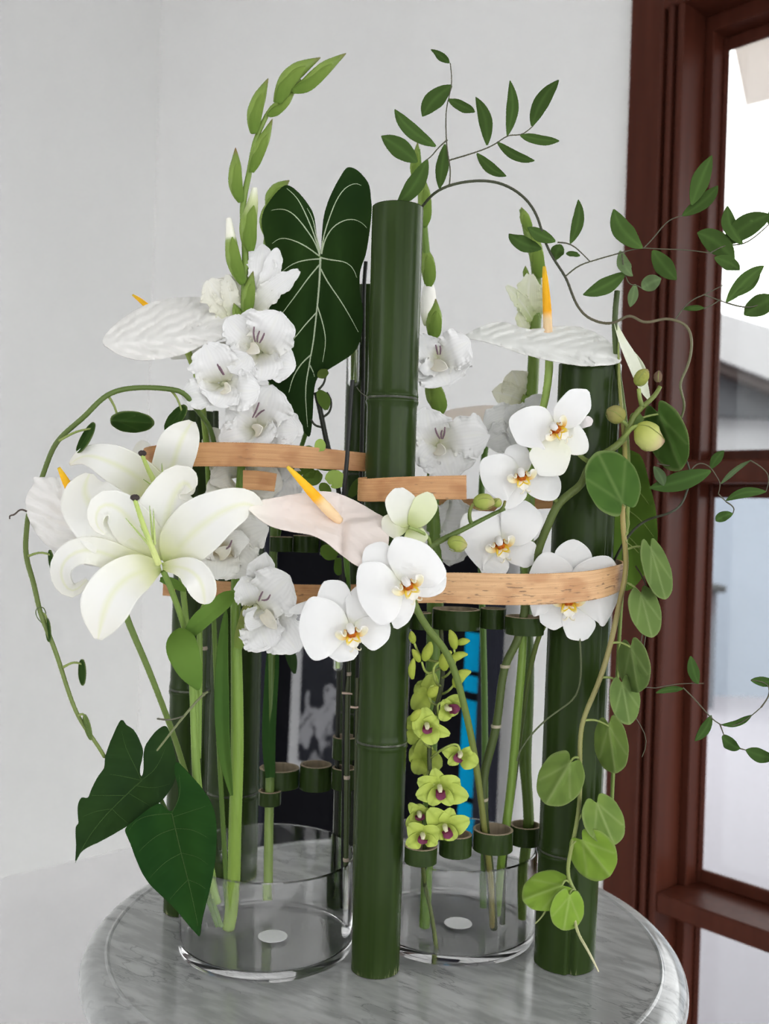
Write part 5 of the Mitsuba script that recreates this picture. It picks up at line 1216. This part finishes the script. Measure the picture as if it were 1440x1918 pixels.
# ------------------------------------------------------------------ the climbing vine with narrow leaves
RNG = np.random.default_rng(7)


def vine_leaf(vn, Y, base, tip, w, dz=0.0, col=None, bend=None):
    b, t = np.array(base, float), np.array(tip, float)
    d = t - b
    nrm = np.array([-d[1], d[0]]) * (RNG.uniform(-0.10, 0.10) if bend is None else bend)
    m1, m2 = b + d * 0.33 + nrm * 0.9, b + d * 0.68 + nrm
    z = RNG.uniform(-0.4, 0.4, 3)
    n = unit(np.array([RNG.uniform(-0.4, 0.4), -1.0, RNG.uniform(-0.1, 0.6)]))
    g = RNG.uniform(0.85, 1.15)
    c = np.array(col if col is not None else (0.060, 0.108, 0.028)) * g
    petal(vn, Y, [(*b, dz), (*m1, dz + z[0]), (*m2, dz + z[1]), (*t, dz + z[2])], [w * 0.12, w * 0.82, w * 1.08, w * 0.82, w * 0.06] if w > 7 else [w * 0.2, w, w * 0.9, w * 0.1], 'leaf',
          [(0, tuple(c * 1.3)), (0.2, tuple(c)), (1, tuple(c * 0.95))], n, 'm_leaf', cup=0.10, fold=-0.16, nu=18, nv=9, th=0.0006, ridge=0.01, rk=5, rib=(tuple(c * 1.5), 0.07, 0.6))


vi = thing('climbing_vine', 'wiry vine with narrow pointed leaves arching over the tall pole towards the window', 'vine', None)
Y = 1.10
WIRE = [(0, (0.05, 0.06, 0.03)), (0.5, (0.045, 0.05, 0.03)), (0.75, (0.14, 0.12, 0.07)), (1, (0.12, 0.13, 0.06))]
put(vi, 'stem', stem([(772, 470, 4.6), (778, 410, 3.6), (790, 388, 2.0), (810, 365, 0.8), (841, 348, 0), (890, 339, 0), (940, 345, 0), (985, 374, 0), (1008, 412, 0), (1020, 450, 0), (1040, 490, 0), (1060, 522, 0), (1075, 560, 0), (1098, 592, 0), (1130, 605, 0), (1155, 602, -1), (1180, 592, -1.5), (1205, 603, -2), (1240, 598, -2.5), (1264, 600, -3), (1286, 612, -3), (1295, 645, -3), (1285, 692, -3), (1274, 722, -3), (1281, 756, -2.5), (1276, 782, -2)], [2.8, 2.6, 2.6, 2.4, 2.4, 2.6, 2.6, 2.4], Y, WIRE, 7, m=140), 'm_gloss')
for P, dz in (([(841, 348), (843, 320), (838, 285), (835, 240), (837, 198), (845, 160), (843, 118)], 0), ([(838, 262), (822, 276), (808, 292), (798, 300)], 0), ([(842, 300), (891, 285), (928, 269), (953, 254), (975, 252), (998, 236)], 0),
              ([(1057, 519), (1081, 500), (1105, 490), (1160, 474), (1200, 465), (1230, 466), (1280, 468), (1330, 474)], -1), ([(1044, 454), (1068, 458), (1090, 475), (1105, 490)], 0), ([(1206, 464), (1228, 440), (1252, 414), (1278, 404)], -1),
              ([(1165, 476), (1170, 512), (1180, 532), (1190, 534), (1202, 540)], -1), ([(1263, 601), (1282, 575), (1300, 560), (1318, 552), (1354, 534)], -3), ([(1318, 552), (1340, 560), (1360, 567)], -3), ([(1318, 578), (1335, 570), (1350, 560)], -3), ([(1330, 474), (1360, 460), (1392, 456), (1440, 420)], -1), ([(1360, 567), (1405, 575), (1452, 556)], -3)):
    put(vi, 'tendril', stem([p + (dz,) for p in P], [1.5, 1.2, 1.0], Y, (0.075, 0.075, 0.045), 5), 'm_gloss')
for b, t, w, dz in [((841, 118), (807, 93), 9, 0), ((846, 160), (791, 218), 18, 0), ((840, 186), (889, 210), 15, -0.5), ((816, 274), (739, 205), 14, 0), ((781, 304), (714, 255), 17, 0), ((800, 299), (742, 384), 17, 0), ((833, 270), (823, 354), 12, 0), ((912, 272), (891, 182), 12, 0), ((950, 254), (955, 151), 11, 0), ((996, 236), (1046, 150), 16, 0), ((974, 253), (1047, 264), 13, 0), ((931, 266), (1001, 301), 11, 0), ((893, 287), (948, 330), 10, 0),
                    ((1068, 456), (1083, 374), 11, 0), ((1203, 464), (1149, 392), 19, -1), ((1040, 452), (988, 426), 14, -0.5), ((1014, 466), (953, 438), 14, -0.2), ((1050, 458), (1040, 488), 12, 0), ((1060, 475), (1086, 479), 6, 0), ((1172, 510), (1092, 552), 15, -1), ((1278, 404), (1344, 348), 14, -1), ((1295, 384), (1333, 291), 16, -1), ((1222, 469), (1267, 524), 16, -1), ((1161, 470), (1185, 517), 12, -1), ((1202, 540), (1238, 522), 14, -1), ((1189, 532), (1180, 575), 9, -1),
                    ((1374, 487), (1306, 436), 19, -1), ((1338, 482), (1385, 506), 13, -1), ((1390, 457), (1362, 386), 17, -1), ((1356, 458), (1442, 402), 20, -1), ((1360, 566), (1430, 498), 13, -3), ((1372, 556), (1424, 508), 9, -3), ((1452, 556), (1394, 590), 19, -3), ((1318, 577), (1281, 580), 6, -3), ((1440, 420), (1475, 380), 16, -1)]:
    pale = w in (14, 12, 9, 6) and 1160 < b[0] < 1240
    vine_leaf(vi, Y, b, t, w, dz, (0.13, 0.19, 0.085) if pale else None)

vi = thing('climbing_vine', 'thin vine with small drooping leaves trailing before the lower window panes', 'vine', None)
Y = 1.09
put(vi, 'stem', stem([(1150, 1050, 4), (1176, 1005, 3), (1210, 975, 2), (1250, 962, 0), (1275, 945, 0), (1288, 915, 0), (1293, 890, 0), (1285, 862, 0)], [2.6, 2.4, 2.2, 1.8], Y, (0.045, 0.05, 0.03), 7), 'm_gloss')
for P in ([(1290, 885), (1310, 868), (1331, 877), (1342, 893), (1348, 905), (1345, 925)], [(1230, 868), (1260, 872), (1290, 866)], [(1190, 1060), (1215, 1130), (1205, 1283), (1250, 1284), (1318, 1280)], [(1215, 1130), (1186, 1330), (1200, 1360), (1210, 1390), (1202, 1418)], [(1279, 1288), (1310, 1320), (1352, 1358), (1390, 1352), (1425, 1325)], [(1348, 1356), (1356, 1378)], [(1345, 925), (1360, 940)], [(1360, 940), (1374, 952), (1372, 962)], [(1405, 862), (1438, 890), (1434, 921)], [(1386, 1402), (1397, 1405)], [(1425, 1325), (1440, 1300), (1436, 1282), (1406, 1274)]):
    put(vi, 'tendril', stem([p + (0,) for p in P], [1.5, 1.2, 0.9], Y, (0.085, 0.08, 0.05), 5), 'm_gloss')
for b, t, w in [((1331, 882), (1216, 914), 17), ((1331, 878), (1356, 844), 9), ((1350, 906), (1406, 862), 5), ((1434, 921), (1359, 938), 9), ((1372, 962), (1341, 976), 9), ((1293, 1229), (1308, 1281), 11), ((1406, 1274), (1456, 1279), 9), ((1279, 1290), (1228, 1298), 6), ((1332, 1340), (1301, 1388), 9), ((1407, 1340), (1352, 1357), 6), ((1352, 1380), (1386, 1402), 13), ((1397, 1405), (1450, 1420), 13), ((1224, 874), (1243, 910), 10)]:
    vine_leaf(vi, Y, b, t, w, 0, (0.10, 0.15, 0.07) if w in (10, 5) else (0.055, 0.105, 0.028))

# ------------------------------------------------------------------ leafy twig, canes and glass tubes in the middle
tw = thing('leafy_twig', 'dark twig with fresh green leaves behind the long bamboo band', 'twig')
Y = 1.15
put(tw, 'stem', stem([(592, 735, 0), (600, 770, 0), (608, 810, 0), (620, 860, 0), (636, 930, 1), (640, 1040, 3), (636, 1200, 6), (630, 1500, 7), (628, 1680, 7)], [5, 4.5, 4.5, 4.5], Y, (0.02, 0.022, 0.015), 8), 'm_gloss')
for P in ([(603, 782, 0), (616, 772, 0), (620, 752, 0), (612, 735, 0)], [(602, 800, 0), (590, 796, 0), (582, 785, 0)], [(596, 730, 0), (606, 718, 0), (610, 702, 0)]):
    put(tw, 'stalk', stem(P, [2.2, 1.8], Y, (0.03, 0.035, 0.02), 6), 'm_gloss')
GL = (0.30, 0.42, 0.10)
for P, W, c in (([(595, 732), (606, 748), (611, 768)], [4, 12, 3], (0.09, 0.15, 0.03)), ([(614, 695), (604, 700), (594, 706)], [4, 9, 3], (0.09, 0.13, 0.03)), ([(612, 902), (625, 896), (640, 912)], [6, 17, 12], GL), ([(590, 890), (565, 880), (545, 872)], [6, 14, 5], (0.10, 0.17, 0.03)), ([(600, 885), (585, 895), (570, 890)], [6, 15, 6], (0.12, 0.2, 0.04)), ([(618, 925), (608, 915), (600, 905)], [4, 10, 5], (0.15, 0.24, 0.05)), ([(640, 935), (655, 945), (662, 960)], [4, 9, 3], GL), ([(602, 845), (598, 832), (592, 826)], [5, 11, 7], GL), ([(590, 850), (578, 842), (570, 838)], [5, 8, 4], (0.14, 0.22, 0.05)), ([(655, 930), (668, 910), (672, 895)], [4, 10, 4], (0.08, 0.13, 0.03)), ([(632, 1040), (612, 1034), (600, 1036)], [8, 15, 10], (0.11, 0.19, 0.035)), ([(636, 1045), (634, 1064), (634, 1078)], [8, 9, 6], (0.09, 0.16, 0.03)), ([(560, 872), (575, 862), (600, 868), (640, 872)], [5, 12, 12, 4], (0.10, 0.17, 0.035))):
    petal(tw, Y - (0.055 if c is GL else 0.006), P, W, 'leaf', [(0, c), (1, tuple(np.array(c) * 1.15))], mat='m_leaf', cup=0.15, fold=-0.1, nu=14, nv=9)

CAN = [(0, (0.05, 0.055, 0.025)), (0.5, (0.04, 0.055, 0.02)), (1, (0.05, 0.07, 0.022))]


def cane(label, P, r, Y, nodes, col=CAN):
    c = thing('thin_cane', label, 'cane', None)
    put(c, 'culm', stem(P, r, Y, col, 10, m=60), 'm_gloss')
    C = np.array([(p + (0,))[:3] for p in P], float)
    for y in nodes:
        x, z = np.interp(y, C[:, 1], C[:, 0]), np.interp(y, C[:, 1], C[:, 2])
        rr = (r if np.ndim(r) == 0 else r[0]) * 1.25
        put(c, 'node', stem([(x, y - 3.5, z), (x, y, z), (x, y + 3.5, z)], [rr * 0.9, rr, rr * 0.9], Y, (0.36, 0.30, 0.24), 10), 'm_matte')


cane('thin dark cane with pale joints beside the tall pole', [(654, 1130), (652, 1260), (650, 1400), (649, 1520), (647, 1702)], 5.0, 1.13, (1180, 1262, 1456, 1610))
cane('slim black stick crossing in front of the upper bamboo band', [(660, 712, 0), (654, 800, 0), (648, 880, 0), (643, 940, 0.5), (645, 1130, 4), (644, 1400, 9), (641, 1700, 12)], 4.0, 1.06, (), (0.012, 0.013, 0.012))
cane('short black stick above the shaded pole beside the large leaf', [(685, 490), (682, 530), (681, 562), (680, 690), (676, 900), (668, 1300), (652, 1690)], 3.8, 1.225, (), (0.015, 0.017, 0.013))
cane('dark cane standing behind the lily stems', [(404, 770), (402, 900), (384, 1170), (378, 1300), (372, 1420), (362, 1712)], 5.5, 1.17, (1214, 1300), [(0, (0.03, 0.045, 0.018)), (1, (0.06, 0.09, 0.03))])
cane('thin cane standing close by the left edge of the tall pole', [(670, 1270), (668, 1400), (666, 1520), (664, 1745)], 4.0, 1.105, ())

for lab, P, Y, w in (('small glass tube tied to the shaded pole under the large dark leaf', [(664, 640), (662, 726)], 1.225, 12.0), ('small glass tube hanging below the lower front orchid bloom', [(634, 1190), (632, 1258)], 1.075, 9.0)):
    g = thing('glass_tube', lab, 'glass tube', None)
    a, b = px(P, Y)
    r = w * Y / FOCAL
    L = np.linalg.norm(a - b)
    pr = [(1e-4, 0)] + [(r * math.sin(t), r - r * math.cos(t)) for t in np.linspace(0.25, math.pi / 2, 8)] + [(r, L), (r * 0.8, L)] + [(r * 0.8 * math.sin(t), r - r * 0.8 * math.cos(t)) for t in np.linspace(math.pi / 2, 0.25, 8)] + [(1e-4, r * 0.2)]
    v, f = lathe(pr, 28, (0, 0), 0)
    v = b + v * [1, 1, 1] + np.outer(v[:, 2] / L, (a - b) * [1, 1, 0])
    put(g, 'body', (v, f), 'm_glass', 40)
    put(g, 'cut_stem', tube(np.array([a + [0, 0, 0.05], a, b + [0, 0, r * 0.75]]), wpx([w * 0.5, w * 0.5, w * 0.45], Y), 10, 14, col=[(0, (0.10, 0.12, 0.04)), (1, (0.16, 0.24, 0.05))]), 'm_gloss')

ws = [('thin wire tie wrapped round the joint of the tall pole', [(668, 725, 2), (676, 735, 0), (690, 744, -1), (712, 746, -2.4), (740, 750, -2.6), (765, 774, -2.2)], 1.10, 1.0, (0.10, 0.10, 0.07)),
      ('brown fibre tie on the cane at the left edge of the tall pole', [(640, 1298), (654, 1299), (660, 1300)], 1.118, 2.4, (0.42, 0.32, 0.26)),
      ('second brown fibre tie just below, reaching towards the tall pole', [(656, 1324), (668, 1325), (675, 1322)], 1.100, 2.4, (0.42, 0.32, 0.26)),
      ('straggling pale twig across the lily stems', [(388, 1296, 3), (372, 1310, 1), (345, 1341, 0), (318, 1375, 0), (294, 1406, 0)], 1.0, 2.6, (0.16, 0.18, 0.09)),
      ('thin twig branching across the right pole', [(1085, 1190, 0), (1081, 1297, 0), (1050, 1328, 0), (1010, 1360, 0), (975, 1405, 1), (968, 1425, 1.5)], 1.075, 2.0, (0.10, 0.12, 0.06)),
      ('short forked twig left of the lily stems', [(294, 1346), (318, 1348), (344, 1341)], 0.995, 1.8, (0.10, 0.10, 0.07))]
for lab, P, Y, r, c in ws:
    t = thing('tie' if 'tie' in lab else 'twig', lab, 'tie' if 'tie' in lab else 'twig')
    put(t, 'strand', stem(P, [r, r * 0.9, r * 0.7], Y, c, 6), 'm_matte')
